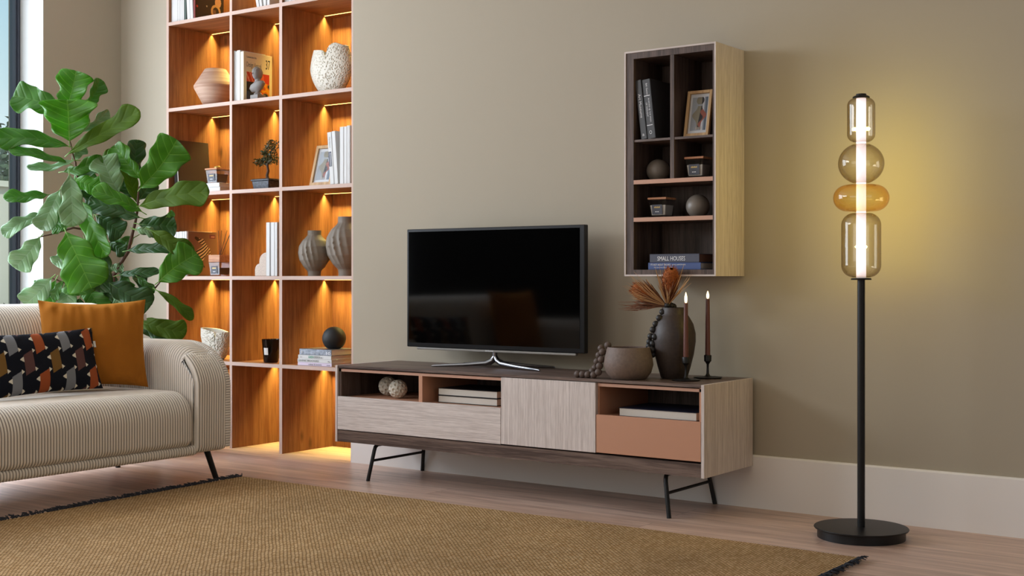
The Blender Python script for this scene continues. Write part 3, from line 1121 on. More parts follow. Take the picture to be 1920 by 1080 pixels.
def zebra(u, v):
    if 0.72 < u < 0.93 and 0.86 < v < 0.95:
        if 0.78 < u < 0.90 and abs(v - 0.905) < 0.012:
            return (186, 130, 120)
        return (112, 52, 66)
    if (u - 0.13) ** 2 * 4 + (v - 0.63) ** 2 * 6 < 0.0035:
        return (112, 52, 66)
    if in_caps(u, v):
        s = math.sin((u * .6 - v) * 80 + 2 * math.sin(u * 9))
        if v < 0.3 or (u < 0.36 and v > 0.8):
            return (52, 36, 28)
        return (34, 24, 20) if s > 0.1 else (216, 182, 142)
    return (128, 92, 72)


sh = painted(.226, .264, 140, 170, zebra).build('cover_art', 'print', zb, loc=(0.0123, 0.002, 0.003), rot=(0, 0, PI / 2))

# ---- row 4, column A: large black books leaning left
rs = stand_row(1.511, [
    (328.6, 330.4, .325, .25, 'dark_book', -4.6, 'thin dark brown book leaning at the left of the black books', {'flip': True}),
    (331.0, 332.8, .327, .25, 'black_book', -4.6, 'thin black book with white page edges, middle of the leaning dark books', {'flip': True}),
    (333.3, 336.2, .328, .25, 'dark_book', -4.6, 'large dark brown book leaning with its plain cover showing', {'flip': True}),
], 0.03, 'dark books leaning left')
p = at_z(360, 352, 1.511)
for k, (z, lab, w) in enumerate(((1.5115, 'white book lying at the bottom under the glass candle jar', .29), (1.5365, 'white book lying directly under the glass candle jar', .28))):
    xr = -5.86 + (0.006 if k == 0 else 0)
    # lying, spine toward the room
    r = make_book('book', lab, 0.0235, w, .20, WB, (xr - w, 0.012, z + 0.0235), (0, PI / 2, 0), 'white books lying under the jar')


def jar(label, base, s=0.1, h=0.085, lid=True, rotz=0.0, wax='wax', lid_mat='wood_lid', sticks=False, knob=False, label_lines=True, group=None, cat='candle', name='candle_jar'):
    t = thing(name, label, cat, base, (0, 0, rotz), group)
    k = 0.84

    def fr(s0, s1, z0, z1):
        v = [(x * s0, y * s0, z0) for x, y in ((-.5, -.5), (.5, -.5), (.5, .5), (-.5, .5))] + [(x * s1, y * s1, z1) for x, y in ((-.5, -.5), (.5, -.5), (.5, .5), (-.5, .5))]
        return v, [(0, 3, 2, 1), (4, 5, 6, 7), (0, 1, 5, 4), (1, 2, 6, 5), (2, 3, 7, 6), (3, 0, 4, 7)]
    v, f = fr(s * k, s, 0, h)
    MB().add(v, f).build('glass', 'jar_glass', t, bevel=0.002)
    v, f = fr(s * k * .90, s * .88, 0.010, h * (.70 if not sticks else .6))
    MB().add(v, f).build('wax' if not sticks else 'liquid', wax, t, bevel=0.002)
    if lid:
        if sticks:
            MB().box(-s * .5, s * .5, -s * .5, s * .5, h + .001, h + .043).build('stopper', lid_mat, t, bevel=0.001)
        else:
            MB().box(-s * .54, s * .54, -s * .54, s * .54, h + .0005, h + .010).build('lid', lid_mat, t, bevel=0.0025)
    if knob:
        MB().sphere((0, 0, h + .016), .022, 16, 8, squash=.5).build('knob', 'brass', t, smooth=60)
    # label on the front face, leaning with the taper
    a = math.atan2(s * (1 - k) / 2, h)
    yl = -(s * k * .5 + (s * (1 - k) / 2) * (.5)) - 0.0015
    lb = MB().box(-s * .30, s * .28, -0.0006, 0, -h * .27, h * .27).build('paper_label', 'label_dark', t, loc=(0, yl, h * .45), rot=(a, 0, 0))
    if label_lines:
        g_ = MB()
        for q in range(6):                       # tiny unreadable gold line of print
            g_.box(-s * .17 + q * s * .058, -s * .13 + q * s * .058, -.0011, -.0006, h * .08, h * (.15 + .02 * (q % 2)))
        g_.build('printed_line', 'ink_gold', lb)
        MB().box(-s * .12, -s * .03, -.0011, -.0006, -h * .15, -h * .11).box(s * .0, s * .09, -.0011, -.0006, -h * .15, -h * .11).build('printed_line', 'ink_white', lb)
    if sticks:
        for (dx, dy, lx, ly) in ((-.004, 0, -.028, .01), (0, .004, .012, .0), (.004, -.004, .05, .01), (.006, .004, .075, .02), (.003, .006, .062, .035)):
            MB().tube([(dx, dy, h + .04), (lx, ly, h + .19)], .0018, 6).build('reed', 'black_matt', t)
    return t


c = at_y(408, 330, 0.085)
jar('small smoky glass candle jar with wooden lid on two white books', (c.x, .085, 1.5605), .100, .082, knob=True, label_lines=True, wax='diffuser_liquid')
c = at_y(414, 510, 0.085)
jar('dark glass reed diffuser with wooden collar and black reeds', (c.x, .08, 1.0075), .096, .083, sticks=True, wax='diffuser_liquid', cat='reed diffuser', name='reed_diffuser')

# ---- row 6, column A
rs = stand_row(2.556, [
    (317.5, 321.0, .29, .21, WB, 0, 'white book at the far left of the top visible shelf', {}),
    (321.3, 333.0, .30, .21, WB, 0, 'thick white book, second on the top visible shelf', {}),
    (333.3, 337.5, .30, .21, WB, 0, 'slim white book after the thick one on the top shelf', {}),
    (337.8, 341.2, .29, .21, WB, 0, 'slim white book, fourth on the top visible shelf', {}),
    (341.5, 345.0, .30, .21, WB, 0, 'white book just left of the green one on top shelf', {}),
    (345.3, 349.0, .29, .21, 'green_book', 0, 'narrow dark green book between white books on the top shelf', {}),
    (351.2, 356.6, .29, .21, WB, -3.5, 'white book leaning against the green book on the top shelf', {}),
    (357.0, 362.2, .295, .21, WB, -3.5, 'second leaning white book on top shelf, beside the dark one', {}),
], 0.02, 'white books on the top visible shelf')
x0 = at_y(363.0, HOR, 0.02).x
db = make_book('book', 'dark brown book with red spine and pale sketchy figure on the top shelf', 0.014, .30, .225, 'red_book', (x0, 0.02, 2.5565))


def darkart(u, v):
    if (u - .06) ** 2 * .6 + (v - .26) ** 2 < .0006:
        return (206, 60, 46)
    if (u - .40) ** 2 * .6 + (v - .30) ** 2 < .0003:
        return (180, 170, 150)
    d = (u - .72) ** 2 + (v - .22) ** 2 * 1.4
    if .012 < d < .03 and v > .06 and u < .95:
        return (190, 150, 100)
    if abs(u - .66) < .06 and v < .25:
        return (112, 84, 66)
    if (u - .8) ** 2 + (v - .42) ** 2 < .012:
        return (196, 150, 112)
    return (50, 40, 36)


painted(.221, .294, 100, 130, darkart).build('cover_art', 'print', db, loc=(0.0143, 0.002, 0.003), rot=(0, 0, PI / 2))
# ---- row 6, column B and C: only the feet of leaning white volumes show
stand_row(2.556, [
    (481.5, 486.5, .27, .20, WB, -13, 'white magazine leaning left on the top shelf of the middle column', {'soft': True}),
    (487.5, 492.0, .27, .20, WB, -11, 'second leaning white magazine on the top shelf of the middle column', {'soft': True}),
    (494.0, 499.0, .27, .20, WB, -4, 'greyish white magazine, third on the middle column top shelf', {'soft': True}),
    (500.5, 505.5, .27, .20, WB, 0, 'upright white magazine at right of the middle column top shelf', {'soft': True}),
], 0.02, 'white magazines, middle column top shelf')
stand_row(2.556, [
    (528.5, 534.0, .26, .20, WB, 0, 'cream white book, first on the right column top shelf', {}),
    (534.3, 540.0, .26, .20, WB, 0, 'cream white book, second on the right column top shelf', {}),
    (540.3, 546.5, .26, .20, WB, 0, 'cream white book, third on the right column top shelf', {}),
    (546.8, 553.0, .26, .20, WB, 0, 'cream white book, fourth on the right column top shelf', {}),
], 0.02, 'white books, right column top shelf')

# ---- row 5, column B: magazines
stand_row(2.031, [
    (437.8, 441.0, .295, .20, WB, 0, 'white magazine at the far left beside the cream annual', {'soft': True}),
    (441.4, 443.6, .290, .20, WB, 0, 'thin white magazine, second left of the cream annual', {'soft': True}),
    (443.9, 450.2, .295, .20, WB, 0, 'thicker white magazine touching the cream annual', {'soft': True}),
], 0.015, 'white magazines beside the annual')
x0 = at_y(451.0, HOR, 0.015).x
x1 = at_y(456.8, HOR, 0.015).x
an = make_book('magazine', 'cream design annual number 37 with a colourful cover picture', x1 - x0, .285, .225, 'cream_book', (x0, 0.015, 2.0315), soft=True)
an['category'] = 'magazine'
tt = x1 - x0


def annual(u, v):
    if .10 < u < .90 and .03 < v < .60:
        n = mnoise.noise(Vector((u * 7, v * 9, 2.2)))
        if v > .40:
            if abs((u * 3.3 + v * 2.2) % .45 - .2) < .03 and u < .45:
                return (238, 190, 150)
            return (200, 62, 36) if n < .25 else (222, 104, 60)
        if u < .42:
            return (36, 28, 28) if v > .2 else (60, 66, 80)
        if n > .12:
            return (232, 160, 30)
        if n < -.25:
            return (40, 34, 28)
        if n < -.12:
            return (92, 126, 80)
        return (212, 92, 36)
    return (232, 216, 178)


ca = painted(.223, .281, 110, 130, annual).build('cover_art', 'print', an, loc=(tt + .0004, .001, .002), rot=(0, 0, PI / 2))
text(ca, 'Communication Arts', .078, .012, (.020, -.0006, .250), FACE, 'ink_grey')
text(ca, 'Design Annual', .115, .038, (.020, -.0006, .198), FACE, 'ink_grey')
text(ca, '37', .034, .055, (.170, -.0006, .200), FACE, 'ink_black')


def make_bust():
    p = at_z(478, 187, 2.031)
    y = 0.06
    c = at_y(483.5, HOR, y)
    t = thing('bust_statuette', 'small grey classical bust statuette in front of the annual', 'statuette', (c.x, y, 2.0315), (0, 0, math.radians(-6)))
    t.scale = (1.1, 1.1, 1.1)
    MB().box(-.032, .032, -.026, .026, 0, .026).build('pedestal', 'bust', t, bevel=.001)
    MB().lathe([(.020, .026), (.022, .030), (.019, .036), (.012, .041), (.010, .046)], 24).build('foot', 'bust', t, smooth=40)
    # shoulders and neck: one lofted form, cut slanting like a classical bust
    secs = [(.044, .012, .010, 0), (.056, .044, .022, -.002), (.072, .058, .028, -.004), (.086, .050, .026, -.004), (.092, .024, .019, 0), (.102, .017, .016, 0), (.115, .0165, .0165, 0)]
    P = []
    for z, rx, ry, dy in secs:
        P.append([(rx * math.cos(a), dy + ry * math.sin(a), z + 0.012 * (math.cos(a)) * (1 if rx > .03 else 0)) for a in np.linspace(0, 2 * PI, 28, endpoint=False)])
    MB().grid(P, wrap=True).build('torso', 'bust', t, smooth=60)
    n, m = 36, 30
    P = []
    for i in range(m + 1):
        th = -PI / 2 + PI * i / m
        row = []
        for k in range(n):
            a = 2 * PI * k / n
            d = Vector((math.cos(th) * math.cos(a), math.cos(th) * math.sin(a), math.sin(th)))
            r = 1.0
            # face toward -Y : nose, brow, chin, curls
            fx, fz = d.x, d.z
            if d.y < 0:
                r += .20 * math.exp(-((fx / .10) ** 2)) * math.exp(-((fz + .10) / .18) ** 2)
                r += .06 * math.exp(-((fz - .18) / .07) ** 2)
                r -= .08 * math.exp(-((abs(fx) - .28) / .12) ** 2) * math.exp(-((fz - .05) / .09) ** 2)
                r += .06 * math.exp(-((fx / .22) ** 2)) * math.exp(-((fz + .45) / .06) ** 2)
                r += .09 * math.exp(-((fx / .28) ** 2)) * math.exp(-((fz + .78) / .14) ** 2)
            if d.z > .32 or d.y > .1:
                r += .07 * math.sin(a * 9 + th * 5) * math.cos(th * 13) + .05
            row.append((d.x * r * .0245, d.y * r * .029 - .004, .140 + d.z * r * .034))
        P.append(row)
    MB().grid(P, wrap=True).build('head', 'bust', t, smooth=70)


make_bust()

# ---- row 4, column C : print in a frame, leaning, and white books
def figure_art(u, v):
    """a plain abstract vase-and-ball figure"""
    if not (.10 < u < .92 and .07 < v < .93):
        return (226, 228, 232)
    # body outline half-widths
    c = .52
    if v > .74:
        if ((u - c) / .20) ** 2 + ((v - .84) / .11) ** 2 < 1:
            return (150, 142, 120) if u < c + .08 else (46, 40, 40)
    if .16 < v <= .70:
        w = .10 + .27 * math.exp(-((v - .46) / .13) ** 2)
        if abs(u - c) < w:
            k = c + (v - .40) * .25
            if u < k:
                return (150, 142, 120)
            if u < k + .10 + .1 * math.sin(v * 20):
                return (44, 38, 40)
            return (166, 92, 74)
    if .10 < v < .17 and abs(u - c) < .16:
        return (220, 214, 206) if int(u * 24) % 2 else (90, 60, 50)
    if .66 < u < .74:
        return (226, 226, 230)
    if u >= .74:
        return (96, 110, 128) if u > .80 else (150, 160, 172)
    return (176, 182, 190) if v > .5 else (164, 168, 176)


def picture(label, loc, w, h, tilt, fmat='frame_wood', bw=.018, rz=0.0):
    t = thing('picture_frame', label, 'picture frame', loc, (math.radians(-tilt), 0, rz))
    b = MB()
    b.box(-w / 2, -w / 2 + bw, 0, .016, 0, h).box(w / 2 - bw, w / 2, 0, .016, 0, h)
    b.box(-w / 2 + bw, w / 2 - bw, 0, .016, 0, bw).box(-w / 2 + bw, w / 2 - bw, 0, .016, h - bw, h)
    b.build('frame', fmat, t, bevel=.0012)
    MB().box(-w / 2 + bw, w / 2 - bw, .0115, .014, bw, h - bw).build('mount', 'label_white', t)
    iw, ih = w - 2 * bw, h - 2 * bw
    painted(iw * .98, ih * .98, 90, 130, figure_art).build('print', 'print', t, loc=(-iw * .49, .0110, bw + ih * .01))
    MB().box(-w / 2 + bw, w / 2 - bw, .004, .0055, bw, h - bw).build('glass', 'picture_glass', t)
    MB().box(-w * .12, w * .12, .0165, .02, .02, h * .8).build('stand', 'dark_book', t)
    return t


xa, xb = at_y(583, HOR, .06), at_y(615.5, HOR, .06)
picture('light wood picture frame leaning in the right shelf column beside white books', ((xa.x + xb.x) / 2, .06, 1.5160), xb.x - xa.x + .03, .238, 15)

xg = stand_row(1.511, [
    (619.0, 626.5, .288, .19, WB, -4.6, 'white book with grey band on spine, leaning by the picture frame', {}),
    (627.3, 634.0, .292, .20, WB, -4.6, 'white book leaning with a large orange and black letter on its cover', {}),
    (637.0, 644.0, .312, .20, WB, 0, 'white book, first of the upright group by the shelf side', {}),
    (644.6, 650.2, .312, .20, WB, 0, 'white book, second of the upright group by the shelf side', {}),
    (650.5, 655.0, .316, .20, WB, 0, 'white book, third of the upright group by the shelf side', {}),
    (655.2, 656.8, .316, .20, WB, 0, 'slim white book touching the right side of the bookcase', {}),
], 0.012, 'white books in the right shelf column')
bk = xg[0]
MB().box(.0012, .0225, -.0008, 0, .098, .180).build('spine_band', 'grey_book', bk)
text(bk, 'The Nature', .060, .008, (.012, -.0012, .262), DOWN, 'ink_grey')
text(bk, 'Architecture', .070, .008, (.012, -.0012, .172), DOWN, 'ink_white')
text(xg[1], 'D', .05, .07, (.0215, .010, .20), FACE_X, 'ink_black')
text(xg[1], 'D', .05, .055, (.0217, .020, .16), FACE_X, 'ink_orange')

# ---- row 3, column B : white slabs with scalloped bookend
xg = stand_row(1.007, [
    (499.0, 505.6, .307, .16, WB, 0, 'grey-white book standing beside the scalloped stone bookend', {}),
    (507.6, 514.6, .307, .16, WB, 0, 'grey-white book in the middle, right of the scalloped bookend', {}),
    (515.0, 519.6, .307, .16, WB, 0, 'grey-white book against the partition right of the bookend', {}),
], 0.012, 'white books by the scalloped bookend')
xl = at_y(477.5, HOR, .012).x
xr_ = at_y(498.8, HOR, .012).x
wd = xr_ - xl
pts = [(0, 0), (0, .035)]
for k in range(0, 9):
    a = PI - (PI / 2) * k / 8
    pts.append((.036 + .036 * math.cos(a), .035 + .036 * math.sin(a)))
for k in range(0, 9):
    a = PI - (PI / 2) * k / 8
    pts.append((.036 + (wd - .036) * (1 + math.cos(a)), .085 + .050 * math.sin(a)))
pts += [(wd, 0)]
o = MB().prism([(xl + x, 1.0075 + z) for x, z in pts], .014, .07).build('scalloped_bookend', 'terrazzo', bevel=.0012)
tag(o, 'pale stone bookend with two scalloped curves', 'bookend')

# ---- row 2, column C: lying books and the black ball
zb_ = .5065
stack = [
    ('lilac_book', .018, .262, 0.000, 'lilac book at the bottom of the stack under the black ball', [('colour & texture', .10, .0085, .085, 'ink_grey', .0045), ('PAGE ONE', .025, .004, .225, 'ink_black', .005)]),
    ('white_book', .0195, .262, -.001, 'off-white book, second from the bottom under the black ball', [('GRAPHIC BROCHURES', .16, .010, .006, 'ink_grey', .0045), ('Pie', .015, .006, .235, 'ink_black', .006)]),
    ('white_book', .0205, .254, .004, 'white book titled Green Design in the stack under the black ball', [('GREEN', .040, .0125, .080, 'ink_green', .004), ('DESIGN', .045, .0115, .124, 'ink_grey', .0045), ('VOL. 1', .020, .006, .174, 'ink_black', .005), ('page', .016, .004, .015, 'ink_grey', .007)]),
    ('silver_book', .034, .246, .010, 'thick silver grey book on top of the stack, under the ball', [('10', .030, .015, .200, 'ink_white', .006), ('o', .012, .012, .012, 'ink_white', .010)]),
]
z = zb_
for cm, t_, h_, dx, lab, txt in stack:
    xl = at_y(559, HOR, .02).x + dx + (0.004 if cm == 'silver_book' else 0)
    r = make_book('book', lab, t_, h_, .19, cm, (xl, .016, z + t_), (0, PI / 2, 0), 'books stacked under the black ball', pages='paper')
    for (bd, tw, th_, off, im, voff) in txt:
        text(r, bd, tw, th_, (t_ - voff, -.0008, off), UPW, im)
    z += t_ + .0006
c = at_y(626.5, 620, .11)
o = MB().sphere((0, 0, 0), .0665, 40, 28, flat=.86).build('decorative_ball', 'black_matt', smooth=50, loc=(c.x, .11, z + .0665 * .86))
tag(o, 'matt black ball with flattened base on the stack of books in the bookcase', 'decorative ball')

# ---- row 2, column B : amber glass candle
c = at_y(505.5, HOR, .09)
t = thing('candle_glass', 'round dark amber glass candle with white label in the bookcase', 'candle', (c.x + .012, .09, .5065))
MB().lathe([(.001, .002), (.040, .002), (.043, .006), (.054, .135), (.0505, .135), (.040, .012), (.001, .010)], 36, cap=False).build('glass', 'amber_jar', t, smooth=40)
MB().lathe([(.001, .0125), (.0385, .0125), (.046, .085), (.001, .085)], 32, cap=False).build('wax', 'dark_clay', t, smooth=40)
lb = [[((.0432 + (z - .006) * .0853 + .0006) * math.cos(a), (.0432 + (z - .006) * .0853 + .0006) * math.sin(a), z) for a in np.linspace(math.radians(-98), math.radians(-64), 8)] for z in (.046, .066, .086)]
MB().grid(lb).build('paper_label', 'label_white', t)

# ---- porous white vases
def porous(name, label, loc, w, h, d, kind):
    t = thing(name, label, 'vase', loc)
    nu, nv = 420, 200
    rnd = random.Random(3 if kind == 'heart' else 9)
    # superellipsoid-like clam body; top cut with a saddle notch
    P = np.zeros((nv, nu, 3))
    pores = []
    for k in range(420):
        pores.append((rnd.uniform(0, 2 * PI), rnd.uniform(-.95, .72), rnd.uniform(.014, .028)))
    for j in range(nv):
        s = j / (nv - 1)
        for i in range(nu):
            a = 2 * PI * i / nu
            ca, sa = math.cos(a), math.sin(a)
            x_ = math.copysign(abs(ca) ** .9, ca)
            if kind == 'heart':
                top = .90 - .06 * (ca + 1) * (ca < .0) + (.13 * math.sin(min(1, max(0, ca) / .5) * PI / 2) - .06 if ca >= 0 else 0) - .13 * math.exp(-((ca - .04) / .07) ** 2) - .16 * max(0, ca - .6) - .5 * max(0, -ca - .86)
            else:
                top = .96 - .05 * math.exp(-((ca - .45) / .40) ** 2) - .17 * math.exp(-((ca - .42) / .05) ** 2) - .06 * ca
            zz = s * top
            prof = (.42 + .58 * math.sin(min(1.0, zz / .55) * PI / 2) ** .8) * (1 - .26 * max(0, (zz - .5) / .5) ** 1.6) if kind == 'heart' else (.50 + .50 * min(1, zz / .75) ** .6)
            wv = w / 2 * prof
            P[j, i] = (wv * x_, d / 2 * sa * prof ** .7, zz * h)
    Q = P.copy()
    # pores as small pits
    cx = P[..., 0] / (w / 2)
    cz = P[..., 2] / h
    sgn = np.sign(P[..., 1])
    for _ in range(0):
        px_, pz_, rr = rnd.uniform(-1, 1), rnd.uniform(.04, .95), rnd.uniform(.020, .034)
        sd = rnd.choice((-1, 1))
        dd = np.sqrt(((cx - px_) * (w / 2)) ** 2 + ((cz - pz_) * h) ** 2) / (rr * w / 2 * 1.4)
        k = np.clip(1 - dd ** 2, 0, 1) * (sgn == sd)
        Q[..., 1] -= sd * k * .006
    kd = __import__('mathutils').kdtree.KDTree(1300)
    for k in range(1300):
        jj, ii = rnd.randrange(3, nv - 2), rnd.randrange(nu)
        kd.insert(Vector(P[jj, ii]), k)
    kd.balance()
    for j in range(nv):
        for i in range(nu):
            p_ = Vector(P[j, i])
            _, k, dist = kd.find(p_)
            r_ = .0026 + .0022 * ((k * 37) % 10) / 10
            if dist < r_:
                ax_ = Vector((P[j, i, 0], P[j, i, 1], 0)).normalized()
                Q[j, i, :2] -= np.array(ax_[:2]) * .0055 * (1 - (dist / r_) ** 2) ** .5
    inner = P[::-1] * np.array([.90, .82, 1.0])
    inner[..., 2] = np.clip(inner[..., 2] - .002, .01, None)
    MB().grid(np.concatenate([Q, inner]), wrap=True).build('vase_body', 'white_ceramic', t, smooth=75)
    MB().lathe([(w * .16, .001), (w * .20, .004)], 32).build('base', 'white_ceramic', t)
    if kind == 'heart':
        g = MB()
        pts = [(w * .06 + .012 * math.cos(a), -.001, h * .60 + .020 * math.sin(a)) for a in np.linspace(0, 2 * PI, 21)]
    return t


c = at_y(621, HOR, .13)
porous('porous_vase', 'white porous heart-notched vase on the upper right shelf', (c.x, .13, 2.0315), .305, .285, .12, 'heart')
c = at_y(405, HOR, .11)
porous('porous_vase', 'white porous boat-shaped vase on the lower left shelf behind the sofa arm', (c.x, .11, .5065), .235, .185, .12, 'boat')

# ---- faceted clay vase row 5 column A
c = at_y(404, HOR, .17)
t = MB().lathe([(.001, 0), (.060, 0), (.066, .004), (.130, .122), (.1305, .134), (.066, .236), (.062, .239), (.055, .230), (.117, .13), (.05, .02), (.001, .02)], 64, cap=False).build('faceted_vase', 'wood_lid', smooth=30, loc=(c.x, .17, 2.0315))
m, nt, bb = new_mat('banded_clay')
tc = nt.nodes.new('ShaderNodeTexCoord')
mp = nt.nodes.new('ShaderNodeMapping')
mp.inputs['Scale'].default_value = (2, 2, 45)
nt.links.new(tc.outputs['Object'], mp.inputs['Vector'])
n = nt.nodes.new('ShaderNodeTexNoise')
n.inputs['Scale'].default_value = 1.2
n.inputs['Detail'].default_value = 5
nt.links.new(mp.outputs[0], n.inputs['Vector'])
rp = nt.nodes.new('ShaderNodeValToRGB')
rp.color_ramp.elements[0].position = .35
rp.color_ramp.elements[0].color = lin((172, 134, 112))
rp.color_ramp.elements[1].position = .65
rp.color_ramp.elements[1].color = lin((206, 176, 156))
nt.links.new(n.outputs[0], rp.inputs[0])
nt.links.new(rp.outputs[0], bb.inputs['Base Color'])
bb.inputs['Roughness'].default_value = .7
t.data.materials[0] = m
tag(t, 'wide pinkish clay vase with angular shoulders, upper left shelf', 'vase')

# ---- pleated grey vases row 3 column C
def pleated(label, loc, s, yr, seed):
    n, m_ = 120, 70
    P = np.zeros((m_, n, 3))
    prof = [(0, .40), (.06, .40), (.11, .42), (.2, .66), (.35, .92), (.5, 1.0), (.65, .95), (.78, .74), (.86, .50), (.90, .42), (1.0, .42)]
    zs = [p[0] for p in prof]
    rs_ = [p[1] for p in prof]
    for j in range(m_):
        v = j / (m_ - 1)
        r = np.interp(v, zs, rs_)
        for i in range(n):
            a = 2 * PI * i / n
            k = 0
            for q in range(3):                      # three fans of folds sweeping down to one side
                ac = q * 2 * PI / 3 + .8 + yr
                da = (a - ac + PI) % (2 * PI) - PI
                fold = 1 - 2 * abs(math.sin(da * 9 + (v - .5) * 5)) ** .6
                k += .055 * fold * math.exp(-(da / .62) ** 2) * math.exp(-((v - .52) / .26) ** 2)
            rr = r + k * (0.3 + r)
            P[j, i] = (rr * .097 * s * math.cos(a), rr * .097 * s * math.sin(a), v * .272 * s)
    b = MB().grid(P, wrap=True)
    ri = .42 * .097 * s
    o0 = len(b.v)
    b.lathe([(ri, .272 * s), (ri * .85, .272 * s), (ri * .8, .20 * s), (.001, .20 * s)], n, cap=False)
    b.lathe([(.001, 0.0002), (.40 * .097 * s, 0.0002)], 40, cap=False)
    o = b.build('pleated_vase', 'stone', smooth=80, loc=loc)
    return tag(o, label, 'vase', 'grey pleated vases')


c = at_y(589.5, HOR, .13)
pleated('smaller grey ceramic vase with draped pleats, left of the pair', (c.x, .13, 1.0075), .95, 0.0, 1)
c = at_y(621.5, HOR, .2) + Vector((.119, 0, 0))
pleated('taller grey ceramic vase with draped pleats, right of the pair', (c.x, .2, 1.0075), 1.23, 1.9, 2)

# ---- bonsai row 4 column B
c = at_y(500, HOR, .12)
t = thing('bonsai', 'small bonsai tree in a dark glazed rectangular pot', 'bonsai', (c.x, .12, 1.5115))
v = [(x, y, 0.0) for x, y in ((-.062, -.045), (.062, -.045), (.062, .045), (-.062, .045))] + [(x, y, .050) for x, y in ((-.070, -.052), (.070, -.052), (.070, .052), (-.070, .052))]
MB().add(v, [(0, 3, 2, 1), (4, 5, 6, 7), (0, 1, 5, 4), (1, 2, 6, 5), (2, 3, 7, 6), (3, 0, 4, 7)]).box(-.076, .076, -.057, .057, .0505, .060).build('pot', 'bonsai_pot', t, bevel=.003)
MB().box(-.068, .068, -.050, .050, .0602, .063).build('soil', 'soil', t)
b = MB()
b.tube([(.01, 0, .060), (.004, 0, .085), (.014, 0, .11), (.006, 0, .14), (.012, 0, .165), (.03, .0, .20), (.045, 0, .24)], [.011, .009, .008, .007, .006, .004, .002], 10)
b.tube([(.006, 0, .14), (-.03, 0, .158), (-.06, .0, .165)], [.004, .003, .0015], 8)
b.tube([(.012, 0, .165), (.05, -.01, .17)], [.004, .002], 8)
b.build('trunk', 'bonsai_bark', t, smooth=60)
leafcloud([((-.052, 0, .165), .042, .55), ((.02, 0, .185), .045, .7), ((.055, 0, .175), .04, .7), ((.03, 0, .225), .045, .8), ((.045, 0, .26), .038, .8), ((-.015, 0, .215), .02, .8), ((-.015, 0, .175), .03, .6)], 130, .014, 21).build('foliage', 'bonsai_leaf', t)

# ------------------------------------------------------------------ television
tv = thing('television', 'flat black television on a chrome four-legged stand', 'television', (-3.697, -.19, CZ1))
z0, z1 = .0870, .677
hw = .530
MB().box(-hw, hw, -.010, .022, z0, z1).build('bezel', 'tvplastic', tv, bevel=.004)
MB().box(-hw + .03, hw - .03, .022, .055, z0 + .05, z1 - .07).build('back_shell', 'tvplastic', tv, bevel=.01)
MB().box(-hw + .013, hw - .026, -.0115, -.0101, z0 + .022, z1 - .014).build('screen', 'screen', tv)
b = MB()
b.box(-hw + .06, hw - .05, -.006, .016, z0 - .012, z0 - .0005)
b.build('lower_lip', 'lip', tv, bevel=.004)
text(tv, 'SAMSUNG', .050, .0075, (-.040, -.0065, z0 - .0095), FACE, 'ink_white')
for (tx, ty) in ((-.282, -.118), (.314, -.057), (.262, .150), (-.262, .105)):
    P = []
    pts = [Vector((0, .02, z0 + .0)), Vector((0.0, .02, .055)), Vector((tx * .05, .02 + (ty - .02) * .05, .034)), Vector((tx * .14, .02 + (ty - .02) * .14, .022)), Vector((tx * .5, .02 + (ty - .02) * .5, .013)), Vector((tx * .97, .02 + (ty - .02) * .97, .006)), Vector((tx, ty, .004))]
    rad = [.013, .012, .0125, .012, .009, .0055, .003]
    MB().tube(pts, rad, 10).build('foot', 'chrome', tv, smooth=50)

# ------------------------------------------------------------------ things on the console
ZT = CZ1 - .0008


def place(px, py, Y=None):
    return at_y(px, py, Y)


# clay bowl with bead loop
YBW = -.377
c = at_y(1178.5, HOR, YBW)
k_ = 1 / ((c - CAM).dot(_F) / FPX)      # pixels per metre there
bowl = MB().lathe([(.001, 0), (.070, 0), (.078, .003), (.098, .030), (.1065, .062), (.103, .090), (.092, .132), (.090, .137), (.086, .134), (.097, .088), (.098, .06), (.07, .012), (.001, .010)], 56, cap=False).build('clay_bowl', 'clay', smooth=40, loc=(c.x, YBW, ZT))
tag(bowl, 'squat grey-brown clay bowl on the console', 'bowl')
gl = thing('bead_garland', 'string of brown beads spilling from the clay bowl', 'bead garland', (at_y(1140, HOR, YBW - .04).x, YBW - .04, ZT))
for (zx, zy, dd) in ((302, 634, .02), (255, 655, .05), (265, 682, 0), (240, 705, .04), (256, 735, -.01), (225, 750, .03), (243, 782, -.015), (212, 795, .03), (235, 825, -.02), (192, 818, .02), (202, 850, -.03), (160, 843, -.03), (122, 843, -.03), (87, 840, -.03)):
    px, py = zx / 3.789 + 1060, zy / 3.789 + 480
    q = at_y(px, py, YBW - .045 + dd)
    if zy > 830:
        q = at_y(px, py, YBW - .065)
        q.z = ZT + .0152
    MB().sphere((0, 0, 0), .0155, 20, 14).build('bead', 'bead_brown', gl, smooth=60, loc=q - gl.location)

